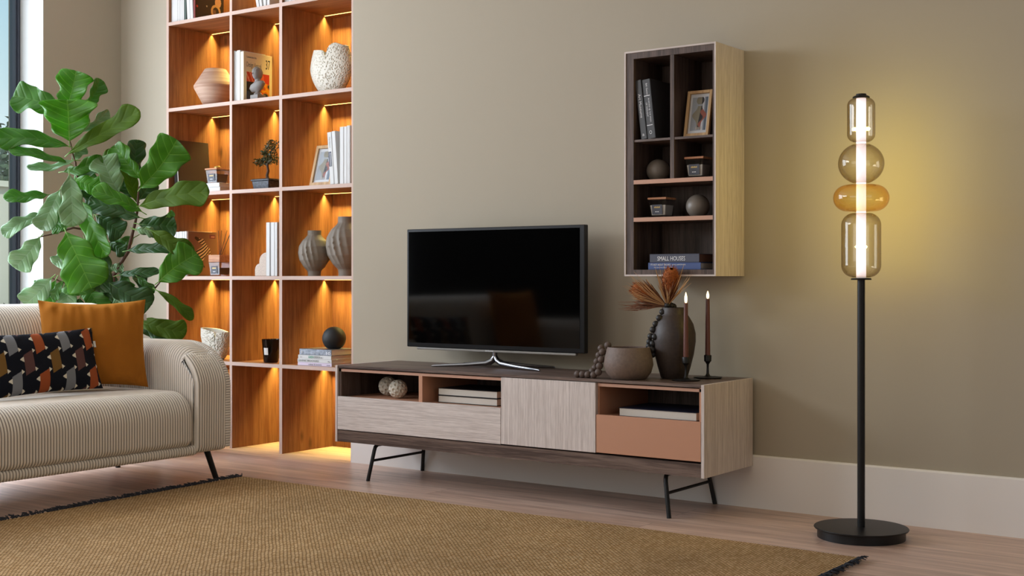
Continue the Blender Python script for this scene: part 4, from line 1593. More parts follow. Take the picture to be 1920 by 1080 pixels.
# tall dark vase with beads and dried flowers
YV = -.232
c = at_y(1264, HOR, YV)
vz = MB().lathe([(.001, 0), (.052, 0), (.057, .004), (.071, .05), (.085, .105), (.093, .160), (.0925, .195), (.083, .235), (.064, .268), (.054, .280), (.053, .306), (.049, .306), (.050, .28), (.08, .22), (.085, .16), (.05, .02), (.001, .015)], 56, cap=False).build('tall_vase', 'dark_clay', smooth=40, loc=(c.x, YV, ZT))
tag(vz, 'tall dark brown clay vase on the console', 'vase')
gd = thing('bead_garland', 'string of black beads hanging down the tall dark vase', 'bead garland', (c.x, YV, ZT + .3))
for (zx, zy, dd) in ((725, 350, -.02), (752, 353, .0), (768, 360, .02), (690, 398, -.045), (667, 440, -.065), (642, 483, -.07), (622, 524, -.075), (606, 570, -.075), (598, 610, -.07), (594, 640, -.07), (636, 575, -.085), (622, 622, -.075), (616, 665, -.08), (620, 700, -.07)):
    px, py = zx / 3.789 + 1060, zy / 3.789 + 480
    q = at_y(px, py, YV + dd * .9)
    MB().sphere((0, 0, 0), .0142, 20, 14).build('bead', 'bead_dark', gd, smooth=60, loc=q - gd.location)

# dried proteas: one spray left, one upright
def protea(label, base, tip, r, seed, sweep):
    rnd = random.Random(seed)
    base, tip = Vector(base), Vector(tip)
    ax = (tip - base)
    Ln = ax.length
    ax.normalize()
    u = ax.cross(Vector((0, 1, 0))).normalized()
    w = ax.cross(u).normalized()
    t = thing('dried_protea', label, 'dried flower', base)
    MB().tube([Vector((0, 0, -.10)), Vector((0, 0, 0)), ax * Ln * .45], .004, 8).build('stem', 'dry_leaf', t)
    # head
    P = []
    for j in range(17):
        s = j / 16
        cpt = ax * Ln * (.42 + .58 * s)
        rr = r * math.sin(PI * min(1, .12 + s * .80)) ** .6 * (1 if s < .98 else .5)
        P.append([tuple(cpt + (u * math.cos(a) + w * math.sin(a)) * rr * (1 + .12 * math.sin(a * 9 + j * 2.2))) for a in np.linspace(0, 2 * PI, 30, endpoint=False)])
    MB().grid(P, wrap=True).build('flower_head', 'dry_head', t, smooth=80)
    b = MB()
    for k in range(360):                            # fuzz of the head
        s = rnd.uniform(.1, 1)
        a = rnd.uniform(0, 2 * PI)
        rr = r * math.sin(PI * min(1, .12 + s * .80)) ** .6
        d = (u * math.cos(a) + w * math.sin(a))
        p = ax * Ln * (.42 + .58 * s) + d * rr * .95
        q = p + (d * .5 + ax * 1.0).normalized() * .012 + Vector((rnd.gauss(0, 1), rnd.gauss(0, 1), rnd.gauss(0, 1))) * .002
        b.tube([p, q], [.0009, .0004], 4)
    b.build('bristles', 'dry_head', t)
    for mi, (mat, cnt) in enumerate((('dry_leaf', 34), ('dry_pale', 12))):
        b = MB()
        for k in range(cnt):
            a = rnd.uniform(0, 2 * PI)
            d = (u * math.cos(a) + w * math.sin(a))
            out = rnd.uniform(.7, 1.1) * r * (1.9 if mi else 1.45)
            ln = Ln * rnd.uniform(.55, .95 if not mi else 1.1)
            pts = [ax * ln * q + d * out * (q ** 1.1) + sweep * (q * q) * rnd.uniform(.2, 1) + Vector((0, 0, rnd.uniform(-.003, .003))) for q in (0, .3, .55, .8, 1)]
            b.tube(pts, [.0014, .0024, .0026, .0020, .0005], 5)
        b.build('petals', mat, t)
    return t


vt = Vector((c.x, YV, ZT + .306))
p0 = at_y(1251, 574, YV - .01)
protea('dried rust protea flower leaning left out of the tall vase', p0, at_y(1186, 538, YV - .06), .034, 5, Vector((0, 0, .01)))
protea('dried rust protea flower standing upright in the tall vase', p0 + Vector((.004, .006, 0)), at_y(1259, 504, -.335), .034, 8, Vector((.01, 0, .0)))
# feathery stems
fs = thing('dried_grass_spray', 'feathery dried stems reaching out left from the tall vase', 'dried stems', p0)
rnd = random.Random(12)
b = MB()
for k in range(30):
    e = at_y(rnd.uniform(1158, 1205), rnd.uniform(566, 583), YV - rnd.uniform(.0, .09))
    a = Vector((0, .0, -.002))
    m1 = (e - p0) * .5 + Vector((0, 0, rnd.uniform(-.008, .012)))
    b.tube([a, m1 * .5 + Vector((0, 0, .002)), m1, (e - p0) * .8 + Vector((0, 0, rnd.uniform(-.006, .004))), e - p0], [.001, .0016, .0018, .0014, .0004], 5)
b.build('stems', 'dry_leaf', fs)
b = MB()
for k in range(44):
    tgt = rnd.choice(((1183, 512), (1190, 520), (1288, 508), (1292, 520), (1235, 502), (1240, 520), (1180, 545), (1172, 532)))
    e = at_y(tgt[0] + rnd.uniform(-8, 8), tgt[1] + rnd.uniform(-8, 14), -.32 - rnd.uniform(0, .06))
    m1 = (e - p0) * .5 + Vector((rnd.uniform(-.006, .006), 0, rnd.uniform(-.012, .004)))
    b.tube([(0, 0, 0), m1, (e - p0)], [.0014, .0016, .0004], 5)
b.build('stems', 'dry_pale', fs)['label'] = 'pale straw-coloured stems'


def candlestick(label, px, Y, top, flame_top):
    c = at_y(px, HOR, Y)
    t = thing('candlestick', label, 'candle holder', (c.x, Y, ZT), group='black candlesticks on the console')
    MB().lathe([(.001, 0), (.056, 0), (.062, .004), (.060, .006), (.02, .007), (.010, .012), (.006, .020), (.0048, .045), (.0052, .060), (.010, .068), (.0155, .074), (.0165, .098), (.015, .1), (.0125, .096), (.0125, .085), (.001, .085)], 40, cap=False).build('holder', 'black', t, smooth=40)
    k = thing('taper_candle', label.replace('black candlestick', 'brown taper candle with lit flame').replace('Holder', 'Candle'), 'candle', (c.x, Y, ZT + .0855), group='brown taper candles')
    MB().lathe([(.001, 0), (.0115, 0), (.0112, .02), (.0085, top - .0855), (.006, top - .0835), (.001, top - .083)], 24, cap=False).build('wax', 'candle', k, smooth=50)
    h = flame_top - top
    MB().lathe([(.001, 0), (.0045, .004), (.0065, h * .35), (.0055, h * .6), (.0025, h * .88), (.0004, h)], 20, cap=False, c=(0, 0, top - .0855)).build('flame', 'flame', k, smooth=60)
    return t


candlestick('black candlestick in front of the tall vase, left of the two', 1286, -.314, .326, .374)
candlestick('black candlestick at the right end of the console, near the wall', 1327, -.142, .342, .378)

# ------------------------------------------------------------------ things in the console niches
NZ = .4065


def dimpled(label, px, Y, r):
    c = at_y(px, HOR, Y)
    n, m_ = 110, 80
    ga = PI * (3 - math.sqrt(5))
    cs_ = []
    N = 46
    for k in range(N):
        z = 1 - 2 * (k + .5) / N
        q = math.sqrt(1 - z * z)
        cs_.append((q * math.cos(ga * k), q * math.sin(ga * k), z))
    cs_ = np.array(cs_)
    th = np.linspace(-PI / 2 + .01, PI / 2 - .01, m_)
    a = np.linspace(0, 2 * PI, n, endpoint=False)
    T, A = np.meshgrid(th, a, indexing='ij')
    D = np.stack([np.cos(T) * np.cos(A), np.cos(T) * np.sin(A), np.sin(T)], -1)
    dot = (D @ cs_.T).max(-1)
    ang = np.arccos(np.clip(dot, -1, 1))
    R_ = r * (1 - .16 * np.clip(1 - (ang / .17) ** 2, 0, 1) ** .5 + .03 * np.exp(-((ang - .21) / .05) ** 2))
    P = D * R_[..., None]
    o = MB().grid(P, wrap=True).build('dimpled_ball', 'white_ceramic', smooth=60, loc=(c.x, Y, NZ + r * 1.01))
    return tag(o, label, 'decorative ball', 'white dimpled balls')


dimpled('white dimpled ball at the back left in the console niche', 727.5, -.27, .0465)
dimpled('white dimpled ball in front, nearer the divider in the niche', 746.2, -.355, .0450)
# two books lying, pages outward
for k, (zz, lab) in enumerate(((NZ, 'thick book with black cover lying at the bottom in the left niche'), (NZ + .0345, 'thick book with black cover lying on top in the left niche'))):
    xl = at_y(821, HOR, -.40).x
    hh = at_y(932.0, HOR, -.40).x - xl
    r = make_book('book', lab, .034, hh, .25, 'black_book', (xl, -.40, zz + .0345), (0, PI / 2, 0), 'books lying in the left niche', flip=True)
xl = at_y(1160, HOR, -.42).x
hh = at_y(1306, HOR, -.42).x - xl
r = make_book('book', 'large book with navy cover lying in the right niche of the console', .036, hh, .27, 'navy_book', (xl, -.42, NZ + .0365), (0, PI / 2, 0), flip=True)

# ------------------------------------------------------------------ things in the wall cabinet
g = stand_row(1.602, [
    (1202.5, 1213.5, .262, .17, 'charcoal_book', -7.0, 'charcoal book with white lettering Art Museums, leaning in wall cabinet', {}),
    (1214.8, 1229.5, .262, .19, 'charcoal_book', -6.5, 'thick charcoal book with ruled spine, right of the other in wall cabinet', {}),
], WYF + .02, 'charcoal books in the wall cabinet')
text(g[0], 'Art Museums', .105, .0125, (.0085, -.0008, .200), DOWN, 'ink_white')
text(g[0], 'a', .010, .010, (.008, -.0008, .014), FACE, 'ink_white')
text(g[1], 'Bill Gates', .050, .008, (.016, -.0008, .245), DOWN, 'ink_white')
text(g[1], 'BUSINESS @ THE SPEED', .105, .008, (.021, -.0008, .178), DOWN, 'ink_white')
text(g[1], 'OF THOUGHT', .062, .007, (.008, -.0008, .160), DOWN, 'ink_white')
text(g[1], 'O', .012, .016, (.011, -.0008, .020), FACE, 'ink_white')
MB().box(.002, .0305, -.0008, 0, .188, .191).box(.002, .0305, -.0008, 0, .058, .061).build('spine_rule', 'ink_white', g[1])
xa, xb = at_y(1282, HOR, -.22), at_y(1328.5, HOR, -.22)
picture('light wood picture frame leaning in the wall cabinet', ((xa.x + xb.x) / 2, -.225, 1.6060), xb.x - xa.x, .205, 12, bw=.013)
for (px, Y, zz, lab) in ((1234, -.15, 1.4255, 'taupe ball on the upper tan shelf of the wall cabinet'), (1308.5, -.16, 1.2615, 'taupe ball on the lower tan shelf of the wall cabinet')):
    c = at_y(px, HOR, Y)
    o = MB().sphere((0, 0, 0), .0515, 40, 28, flat=.90).build('decorative_ball', 'taupe_ball', smooth=50, loc=(c.x, Y, zz + .0515 * .90))
    tag(o, lab, 'decorative ball', 'taupe balls in the wall cabinet')
c = at_y(1309, HOR, -.19)
jar('square glass candle with wooden lid on the upper tan shelf', (c.x, -.185, 1.4255), .086, .082, group='square candles in the wall cabinet')
c = at_y(1240, HOR, -.19)
jar('square glass candle with wooden lid on the lower tan shelf', (c.x, -.185, 1.2615), .086, .078, group='square candles in the wall cabinet')
yb = WYF + .02
xl = at_y(1215.3, HOR, yb).x
hh = at_y(1314, HOR, yb).x - xl
zb2 = WZB + .0285
r1 = make_book('book', 'blue book lying at the bottom of the wall cabinet', .030, hh, .18, 'blue_book', (xl, yb, zb2 + .030), (0, PI / 2, 0))
text(r1, "IT'S NOT ABOUT THE BIKE", .098, .008, (.0125, -.0008, .012), UPW, 'ink_white')
text(r1, 'LANCE ARMSTRONG', .065, .0055, (.0115, -.0008, .118), UPW, 'ink_white')
text(r1, 'My Journey Back to Life', .090, .005, (.0225, -.0008, .030), UPW, 'ink_white')
xl2 = at_y(1218.2, HOR, yb).x
hh2 = at_y(1311, HOR, yb).x - xl2
r2 = make_book('book', 'slate grey book titled Small Houses on the blue book', .037, hh2, .18, 'grey_book', (xl2, yb, zb2 + .0675), (0, PI / 2, 0), pages='brown_book')
text(r2, 'SMALL HOUSES', .135, .0185, (.0285, -.0008, .038), UPW, 'ink_white')

# ------------------------------------------------------------------ floor lamp
fl = thing('floor_lamp', 'black floor lamp with stacked smoky and amber glass globes', 'floor lamp', (-1.807, -.357, 0))
MB().lathe([(.001, .0), (.165, .0), (.165, .034), (.176, .0345), (.178, .038), (.176, .0405), (.001, .042)], 72, cap=False).build('base', 'black', fl, smooth=35)
MB().lathe([(.0145, .041), (.0145, .992)], 24).build('pole', 'black', fl, smooth=40)
MB().lathe([(.001, .990), (.038, .990), (.039, .993), (.037, .997), (.001, .999)], 36, cap=False).build('collar', 'black', fl, smooth=40)


def capsule(r, z0, z1, rc, n=12, neck=.03):
    pr = [(neck, z0)]
    for i in range(n + 1):
        a = -PI / 2 + (PI / 2) * i / n
        pr.append((r - rc + rc * math.cos(a), z0 + rc + rc * math.sin(a)))
    for i in range(n + 1):
        a = (PI / 2) * i / n
        pr.append((r - rc + rc * math.cos(a), z1 - rc + rc * math.sin(a)))
    pr.append((neck, z1))
    return pr


MB().lathe(capsule(.0745, 1.000, 1.247, .046), 56, cap=False).build('glass_shade', 'glass_clear', fl, smooth=60)
rr = .105
pr = [(.024, 1.252)] + [(max(.026, .052 + .053 * math.cos(a)), 1.305 + .051 * math.sin(a)) for a in np.linspace(-PI / 2, PI / 2, 26)] + [(.024, 1.358)]
MB().lathe(pr, 56, cap=False).build('glass_shade', 'glass_amber', fl, smooth=60)['label'] = 'flattened amber glass ring shade'
pr = [(.0865 * math.cos(a), 1.4375 + .0795 * math.sin(a)) for a in np.linspace(-1.22, 1.22, 30)]
MB().lathe(pr, 56, cap=False).build('glass_shade', 'glass_clear', fl, smooth=60)
MB().lathe(capsule(.0525, 1.520, 1.690, .030), 56, cap=False).build('glass_shade', 'glass_clear', fl, smooth=60)
MB().lathe([(.001, 1.689), (.031, 1.689), (.033, 1.692), (.028, 1.697), (.020, 1.699), (.019, 1.705), (.001, 1.706)], 36, cap=False).build('finial', 'black', fl, smooth=40)
MB().lathe([(.0185, .9995), (.0185, 1.6885)], 28).build('light_tube', 'tube', fl, smooth=40)
for zz, pw in ((1.12, 1.35), (1.27, 1.5), (1.42, 1.5), (1.58, 1.35)):
    l = bpy.data.lights.new('lamp_glow', 'POINT')
    l.energy = pw
    l.color = (1.0, .82, .10)
    l.shadow_soft_size = .007
    o = bpy.data.objects.new('lamp_glow', l)
    C.objects.link(o)
    o.parent = fl
    o.location = (-.0095, .0255, zz)

# ------------------------------------------------------------------ rug
def make_rug():
    x0, x1, y1, y0 = -4.85, -1.665, -.735, -3.35
    t = thing('jute_rug', 'large flat woven jute rug on the wooden floor', 'rug')
    nx, ny = 140, 110
    P = np.zeros((ny, nx, 3))
    for j in range(ny):
        for i in range(nx):
            u, v = i / (nx - 1), j / (ny - 1)
            x = x0 + (x1 - x0) * u + .062 * (1 - v) * (y1 - y0) * (1 - u)
            y = y0 + (y1 - y0) * v
            w = mnoise.noise(Vector((x * 2.2, y * 2.2, 0)))
            e = .006 * mnoise.noise(Vector((x * 5, y * 5, 3)))
            P[j, i] = (x + (e * 1.6 if u in (0, 1) else 0) + .012 * math.sin(y * 3) * 0, y + (e * 1.5 if v in (0, 1) else 0), .008 + .002 * w)
    b = MB().grid(P)
    e0 = [tuple(P[0, i]) for i in range(nx)] + [tuple(P[j, -1]) for j in range(1, ny)] + [tuple(P[-1, i]) for i in range(nx - 2, -1, -1)] + [tuple(P[j, 0]) for j in range(ny - 2, 0, -1)]
    n = len(e0)
    lo = [(x, y, .0008) for x, y, z in e0]
    b.add(e0 + lo, [(i, i + n, (i + 1) % n + n, (i + 1) % n) for i in range(n)])
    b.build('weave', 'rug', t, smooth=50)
    rnd = random.Random(6)
    for side, xx in (('l', x0), ('r', x1)):
        b = MB()
        y = y0
        while y < y1:
            clump = max(0, mnoise.noise(Vector((y * 3.1, xx, 4)))) + .25
            if rnd.random() < .45 + clump:
                s = -1 if side == 'l' else 1
                for q in range(3):
                    l = rnd.uniform(.012, .034)
                    xs = xx + (.062 * (y1 - y) if side == 'l' else 0)
                    p = Vector((xs + s * rnd.uniform(-.006, .004), y + rnd.uniform(-.006, .006), .009))
                    d = Vector((s * l, rnd.gauss(0, .012), rnd.uniform(-.004, .012)))
                    b.tube([p, p + d * .5 + Vector((0, 0, .004)), p + d], [.0024, .0026, .0014], 5)
            y += .0075
        b.build('fringe', 'rug_fringe', t)['label'] = 'dark frayed fringe'
    return t


make_rug()

# ------------------------------------------------------------------ sofa (corduroy ribs are real geometry)
PITCH = .0145
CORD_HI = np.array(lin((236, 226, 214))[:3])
CORD_LO = np.array(lin((58, 44, 34))[:3])  # shade between the ribs painted in as a darker groove colour


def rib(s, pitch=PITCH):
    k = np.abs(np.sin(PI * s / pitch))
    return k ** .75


def rrect(x0, x1, z0, z1, r, n=9, rt=None):
    """closed rounded rectangle; r = radii (x0z0, x1z0, x1z1, x0z1)"""
    if not hasattr(r, '__len__'):
        r = (r,) * 4
    pts = []
    for (cx, cz, a0, rad) in ((x0 + r[0], z0 + r[0], PI, r[0]), (x1 - r[1], z0 + r[1], 1.5 * PI, r[1]), (x1 - r[2], z1 - r[2], 0, r[2]), (x0 + r[3], z1 - r[3], .5 * PI, r[3])):
        for k in range(n):
            a = a0 + (PI / 2) * k / (n - 1)
            pts.append((cx + rad * math.cos(a), cz + rad * math.sin(a)))
    return np.array(pts)


def offset_loop(P, d):
    """move a closed counter-clockwise loop inward by d"""
    nx = np.roll(P, -1, 0) - np.roll(P, 1, 0)
    nrm = np.stack([-nx[:, 1], nx[:, 0]], -1)
    nrm /= np.maximum(np.linalg.norm(nrm, axis=1, keepdims=True), 1e-9)
    return P + nrm * d


def ribbed_loft(name, loopfn, s0, s1, r_end, parent, to3d, amp=.0050, per=6, pitch=PITCH, ends=(True, True)):
    n = int(round((s1 - s0) / pitch * per))
    ss = np.linspace(s0, s1, n + 1)
    rows, cols = [], []
    for s in ss:
        d = 0.0
        for en, dist in ((ends[0], s - s0), (ends[1], s1 - s)):
            if en and dist < r_end:
                d = max(d, r_end - math.sqrt(max(0, r_end ** 2 - (r_end - dist) ** 2)))
        k = float(rib(s - s0, pitch))
        L_ = offset_loop(loopfn(s), d + amp * (1 - k))
        rows.append([to3d(s, x, z) for x, z in L_])
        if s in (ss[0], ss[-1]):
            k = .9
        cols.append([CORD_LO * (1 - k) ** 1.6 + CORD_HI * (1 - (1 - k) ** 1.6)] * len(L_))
    b = MB()
    b.grid(np.array(rows), col=np.array(cols), wrap=True)
    m_ = len(rows[0])
    b.f.append(tuple(range(m_)))
    b.f.append(tuple(range(len(b.v) - m_, len(b.v)))[::-1])
    b.fm += [0, 0]
    return b.build(name, 'cord', parent, smooth=180)


sf = thing('sofa', 'beige corduroy sofa with rounded arm and thin black legs', 'sofa', (0, 0, 0))
SY0, SY1 = -3.10, -1.065


def seat_loop(s):
    P = rrect(-5.56, -4.805, .195, .452, (.03, .035, .115, .03), 10)
    P[:, 1] += np.where(P[:, 1] > .40, .012 * np.sin(np.clip((P[:, 0] + 5.56) / .75, 0, 1) * PI), 0)
    return P


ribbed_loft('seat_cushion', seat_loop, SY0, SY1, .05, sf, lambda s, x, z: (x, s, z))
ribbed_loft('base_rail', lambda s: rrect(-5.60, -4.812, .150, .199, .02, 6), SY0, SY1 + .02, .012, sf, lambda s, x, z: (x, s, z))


def back_loop(s):
    P = rrect(-5.80, -5.44, .17, .868, (.04, .04, .15, .13), 12)
    P[:, 0] += (P[:, 1] - .45) * -.14
    return P


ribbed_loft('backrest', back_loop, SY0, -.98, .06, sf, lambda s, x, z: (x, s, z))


def make_arm(ysgn, ya, yb):
    """inner face at ya, outer face at yb"""
    y0, y1 = min(ya, yb), max(ya, yb)

    def top(x):
        u = (x + 5.08) / .27
        return .690 if u <= 0 else .690 - .205 * (1 - math.sqrt(max(0, 1 - u * u)))
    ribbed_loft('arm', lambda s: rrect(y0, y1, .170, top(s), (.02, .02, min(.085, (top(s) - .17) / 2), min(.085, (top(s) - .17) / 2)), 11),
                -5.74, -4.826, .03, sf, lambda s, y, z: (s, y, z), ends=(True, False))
    # front panel: silhouette pushed along Y, upright ribs

    def front(s):
        pts = [(-4.95, .160), (-4.825, .160), (-4.806, .168), (-4.797, .19), (-4.796, .33)]
        for k in range(16):
            a = (PI / 2) * .56 * k / 15
            pts.append((-5.08 + .286 * math.cos(a), .470 + .213 * math.sin(a)))
        pts += [(-4.93, .615), (-4.95, .58), (-4.95, .40)]
        return np.array(pts)
    iny, outy = (ya, yb)
    lo, hi = (min(ya, yb - .034 * ysgn), max(ya, yb - .034 * ysgn))
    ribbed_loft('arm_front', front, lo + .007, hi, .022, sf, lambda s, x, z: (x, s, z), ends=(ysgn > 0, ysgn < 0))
    # piping band along the outer edge
    path = [(-5.70, .672), (-5.4, .680), (-5.15, .682)]
    for k in range(1, 24):
        a = PI / 2 - (PI / 2) * k / 23
        path.append((-5.09 + .292 * math.cos(a), .468 + .214 * math.sin(a)))
    path += [(-4.797, .36), (-4.798, .25), (-4.803, .175)]
    path = np.array(path)
    seg = np.r_[0, np.cumsum(np.linalg.norm(np.diff(path, axis=0), axis=1))]
    tot = seg[-1]
    n = int(tot / .0125 * 6)
    rows, cols = [], []
    yc = yb - .020 * ysgn
    for s in np.linspace(0, tot, n):
        x = np.interp(s, seg, path[:, 0])
        z = np.interp(s, seg, path[:, 1])
        x2 = np.interp(min(tot, s + .01), seg, path[:, 0]) - np.interp(max(0, s - .01), seg, path[:, 0])
        z2 = np.interp(min(tot, s + .01), seg, path[:, 1]) - np.interp(max(0, s - .01), seg, path[:, 1])
        l = math.hypot(x2, z2)
        nx_, nz_ = -z2 / l, x2 / l
        if nz_ < 0 and abs(nz_) > .5:
            nx_, nz_ = -nx_, -nz_
        if nx_ < 0 and abs(nx_) > .5:
            nx_, nz_ = -nx_, -nz_
        k = float(rib(s, .0125))
        R_ = .024 - .0035 * (1 - k)
        row = []
        for g_ in np.linspace(0, 2 * PI, 14, endpoint=False):
            o_ = R_ * math.cos(g_) - .018
            row.append((x + nx_ * o_, yc + R_ * 1.05 * math.sin(g_) , z + nz_ * o_))
        rows.append(row)
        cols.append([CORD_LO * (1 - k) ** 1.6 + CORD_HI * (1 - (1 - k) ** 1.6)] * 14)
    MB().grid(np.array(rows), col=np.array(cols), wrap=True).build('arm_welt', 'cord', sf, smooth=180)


make_arm(1, -1.068, -.850)
make_arm(-1, -3.09, -3.31)
for (x, y, sx, sy) in ((-4.93, -.90, 1, 1), (-5.62, -.92, -1, 1), (-4.93, -3.26, 1, -1), (-5.62, -3.24, -1, -1)):
    MB().tube([(x, y, .172), (x + .026 * sx, y + .05 * sy, 0)], [.016, .0135], 14).build('leg', 'black', sf, smooth=40)


# ------------------------------------------------------------------ cushions
def cushion(name, label, w, h, t, mat, loc, rot, colfn=None, nx=80, ny=60, pinch=.035, seed=0, tagpos=None, wr=.004):
    root = thing(name, label, 'cushion', loc, rot)
    b = MB()
    allP, allC = [], []
    U = np.linspace(-1, 1, nx)
    V = np.linspace(-1, 1, ny)
    for side in (-1, 1):
        P = np.zeros((ny, nx, 3))
        Cc = np.zeros((ny, nx, 3))
        for j, v in enumerate(V):
            for i, u in enumerate(U):
                x = u * w / 2 * (1 - pinch * (1 - v * v) * abs(u) ** 3)
                z = v * h / 2 * (1 - pinch * 1.5 * (1 - u * u) * abs(v) ** 3)
                th = t / 2 * max(0, (1 - abs(u) ** 2.6)) ** .62 * max(0, (1 - abs(v) ** 2.6)) ** .62
                e_ = min(1, (1 - max(abs(u), abs(v))) * 5 + .0)
                wn_ = mnoise.noise(Vector((x * 9 + seed, z * 9 * .8 + side * 3, seed)))
                wn2 = mnoise.noise(Vector((x * 26 + seed, z * 14, seed + side * 7)))
                edge = math.exp(-((1 - abs(v)) / .25) ** 2) + math.exp(-((1 - abs(u)) / .2) ** 2)
                th += (wr * wn_ + wr * 1.6 * wn2 * edge + wr * .9 * mnoise.noise(Vector((x * 34 + seed, z * 5, 9))) * math.exp(-((1 - v) / .55) ** 2)) * e_
                P[j, i] = (x, side * th, z + h / 2)
                if colfn:
                    Cc[j, i] = lin(colfn(x, z + h / 2))[:3] if side < 0 else lin((22, 24, 34))[:3]
        allP.append(P if side < 0 else P[:, ::-1])
        allC.append(Cc if side < 0 else Cc[:, ::-1])
    for q in range(2):
        o_ = len(b.v)
        b.grid(allP[q])
    if colfn:
        b.col = (0, np.concatenate([c_.reshape(-1, 3) for c_ in allC]))
    b.build('cover', mat, root, smooth=75)
    if tagpos:
        x, z, s = tagpos
        MB().box(x, x + .012, -.0008, .0008, z, z + .03).build('care_tag', 'tag', root)
    return root


# axes: local -Y is the front face. The sofa faces +X, so turn +90 degrees.
cushion('square_cushion', 'large mustard velvet cushion leaning in the corner of the sofa', .500, .435, .20, 'mustard', (-5.225, -1.325, .466), (math.radians(-12), 0, math.radians(60)), seed=2, pinch=.07, tagpos=(.240, .33, 1), wr=.012)
cushion('square_cushion', 'mustard velvet cushion at the far arm, mirrored in the television screen', .50, .45, .17, 'mustard', (-5.30, -2.72, .468), (math.radians(-14), 0, math.radians(90 + 3)), seed=5, pinch=.07)


def weave(x, z):
    PU, PV, RW = .0665, .186, .049
    x = x + .298
    j = math.floor(x / PU)
    a = x - j * PU
    z = z - .006
    sh = .47 * (a - RW / 2)
    off = .5 * PV if j % 2 else 0
    zz = (z - sh - off) % PV
    row = math.floor((z - sh - off) / PV)
    if a < RW and zz < PV * .5:
        cols_ = {0: [(118, 122, 130), (118, 122, 130), (150, 74, 38)], 1: [(92, 62, 60), (118, 84, 48), (92, 62, 60)]}
        k = (j // 2 + 1) % 2
        if j % 2 == 0:
            return (124, 126, 132) if k == 0 else (158, 80, 44)
        return (96, 66, 64) if k == 0 else (122, 90, 46)
    cream = (222, 214, 196)
    # right-pointing triangles at the right edge of each patch (both corners)
    ar = a - RW
    if ar >= 0:
        zr = (z - .47 * RW / 2 - off) % PV
        for cz_ in (.004, PV * .5 - .022 + .018):
            h_ = .010 * (1 - ar / .014)
            d_ = abs(((zr - cz_ + PV / 2) % PV) - PV / 2)
            if ar < .014 and d_ < h_:
                return cream
        # left-pointing triangle of the next patch
        al = PU - a
        off2 = .5 * PV if (j + 1) % 2 else 0
        zl = (z + .47 * RW / 2 - off2) % PV
        d_ = abs(((zl - PV * .40 + PV / 2) % PV) - PV / 2)
        if al < .021 and d_ < .012 * (1 - al / .021):
            return cream
    return (19, 21, 31)


cushion('lumbar_cushion', 'navy lumbar cushion with woven grey, rust and brown patches', .62, .295, .10, 'woven', (-5.13, -1.665, .468), (math.radians(-15), math.radians(-1.5), math.radians(90 - 2)), colfn=weave, nx=330, ny=150, seed=7, pinch=.05, tagpos=(.300, .20, 1))

# ------------------------------------------------------------------ fiddle-leaf fig
fg = thing('fiddle_leaf_fig', 'tall fiddle-leaf fig with broad green leaves behind the sofa', 'plant', (-5.99, -.50, 0))
fo = fg.location.copy()
MB().lathe([(.001, 0), (.13, 0), (.14, .01), (.175, .34), (.165, .34), (.15, .30), (.001, .30)], 40, cap=False).build('pot', 'pot', fg, smooth=40)
MB().lathe([(.001, .302), (.150, .302)], 32, cap=False).build('soil', 'soil', fg)


def branch(pts, rads):
    P = [at_t(x, y, t_) - fo if len(q) == 3 else None for q in pts for (x, y, t_) in [q]]
    # densify with slight knobbly irregularity
    out, rr_ = [], []
    for i in range(len(P) - 1):
        for k in range(5):
            f_ = k / 5
            out.append(P[i].lerp(P[i + 1], f_) + Vector((mnoise.noise(P[i] * 9 + Vector((k, 0, 0))), mnoise.noise(P[i] * 7 + Vector((0, k, 0))), 0)) * .006)
            rr_.append((rads[i] * (1 - f_) + rads[i + 1] * f_) * (1 + .15 * ((k + i) % 2)))
    out.append(P[-1])
    rr_.append(rads[-1])
    return MB().tube(out, rr_, 9)


base0 = Vector((0.0, 0.0, .30))
b = branch([(213, 620, 7.12), (212, 560, 7.12), (215, 515, 7.10), (240, 472, 7.06), (255, 410, 7.02), (261, 350, 7.0)], [.012, .011, .010, .009, .007, .004])
p = at_t(213, 620, 7.12) - fo
b.tube([base0, (base0 + p) / 2 + Vector((.01, 0, 0)), p], [.016, .014, .012], 9)
b.build('stem', 'bark', fg, smooth=70)
b = branch([(205, 600, 7.16), (198, 540, 7.16), (195, 490, 7.16), (213, 440, 7.14), (232, 395, 7.12), (234, 375, 7.12)], [.011, .010, .009, .007, .005, .003])
p = at_t(205, 600, 7.16) - fo
b.tube([base0 + Vector((-.02, .02, 0)), p], [.014, .011], 9)
b.build('stem', 'bark', fg, smooth=70)
branch([(195, 490, 7.16), (168, 435, 7.14), (150, 370, 7.10), (141, 305, 7.06), (130, 262, 7.04)], [.008, .0075, .007, .005, .003]).build('stem', 'bark', fg, smooth=70)
branch([(165, 432, 7.14), (138, 427, 7.08), (100, 438, 7.04), (72, 445, 7.0)], [.006, .0055, .005, .003]).build('stem', 'bark', fg, smooth=70)
branch([(212, 600, 7.12), (245, 578, 7.08), (280, 555, 7.04), (302, 526, 7.0)], [.007, .006, .005, .003]).build('stem', 'bark', fg, smooth=70)
branch([(198, 560, 7.16), (160, 540, 7.16), (120, 530, 7.12), (98, 522, 7.1)], [.006, .005, .005, .003]).build('stem', 'bark', fg, smooth=70)
branch([(212, 612, 7.12), (240, 606, 7.1), (262, 602, 7.06)], [.006, .005, .003]).build('stem', 'bark', fg, smooth=70)

WT = [(0, .04), (.06, .20), (.15, .50), (.26, .66), (.38, .70), (.50, .75), (.62, .88), (.74, .97), (.83, 1.0), (.91, .84), (.96, .58), (1.0, .10)]


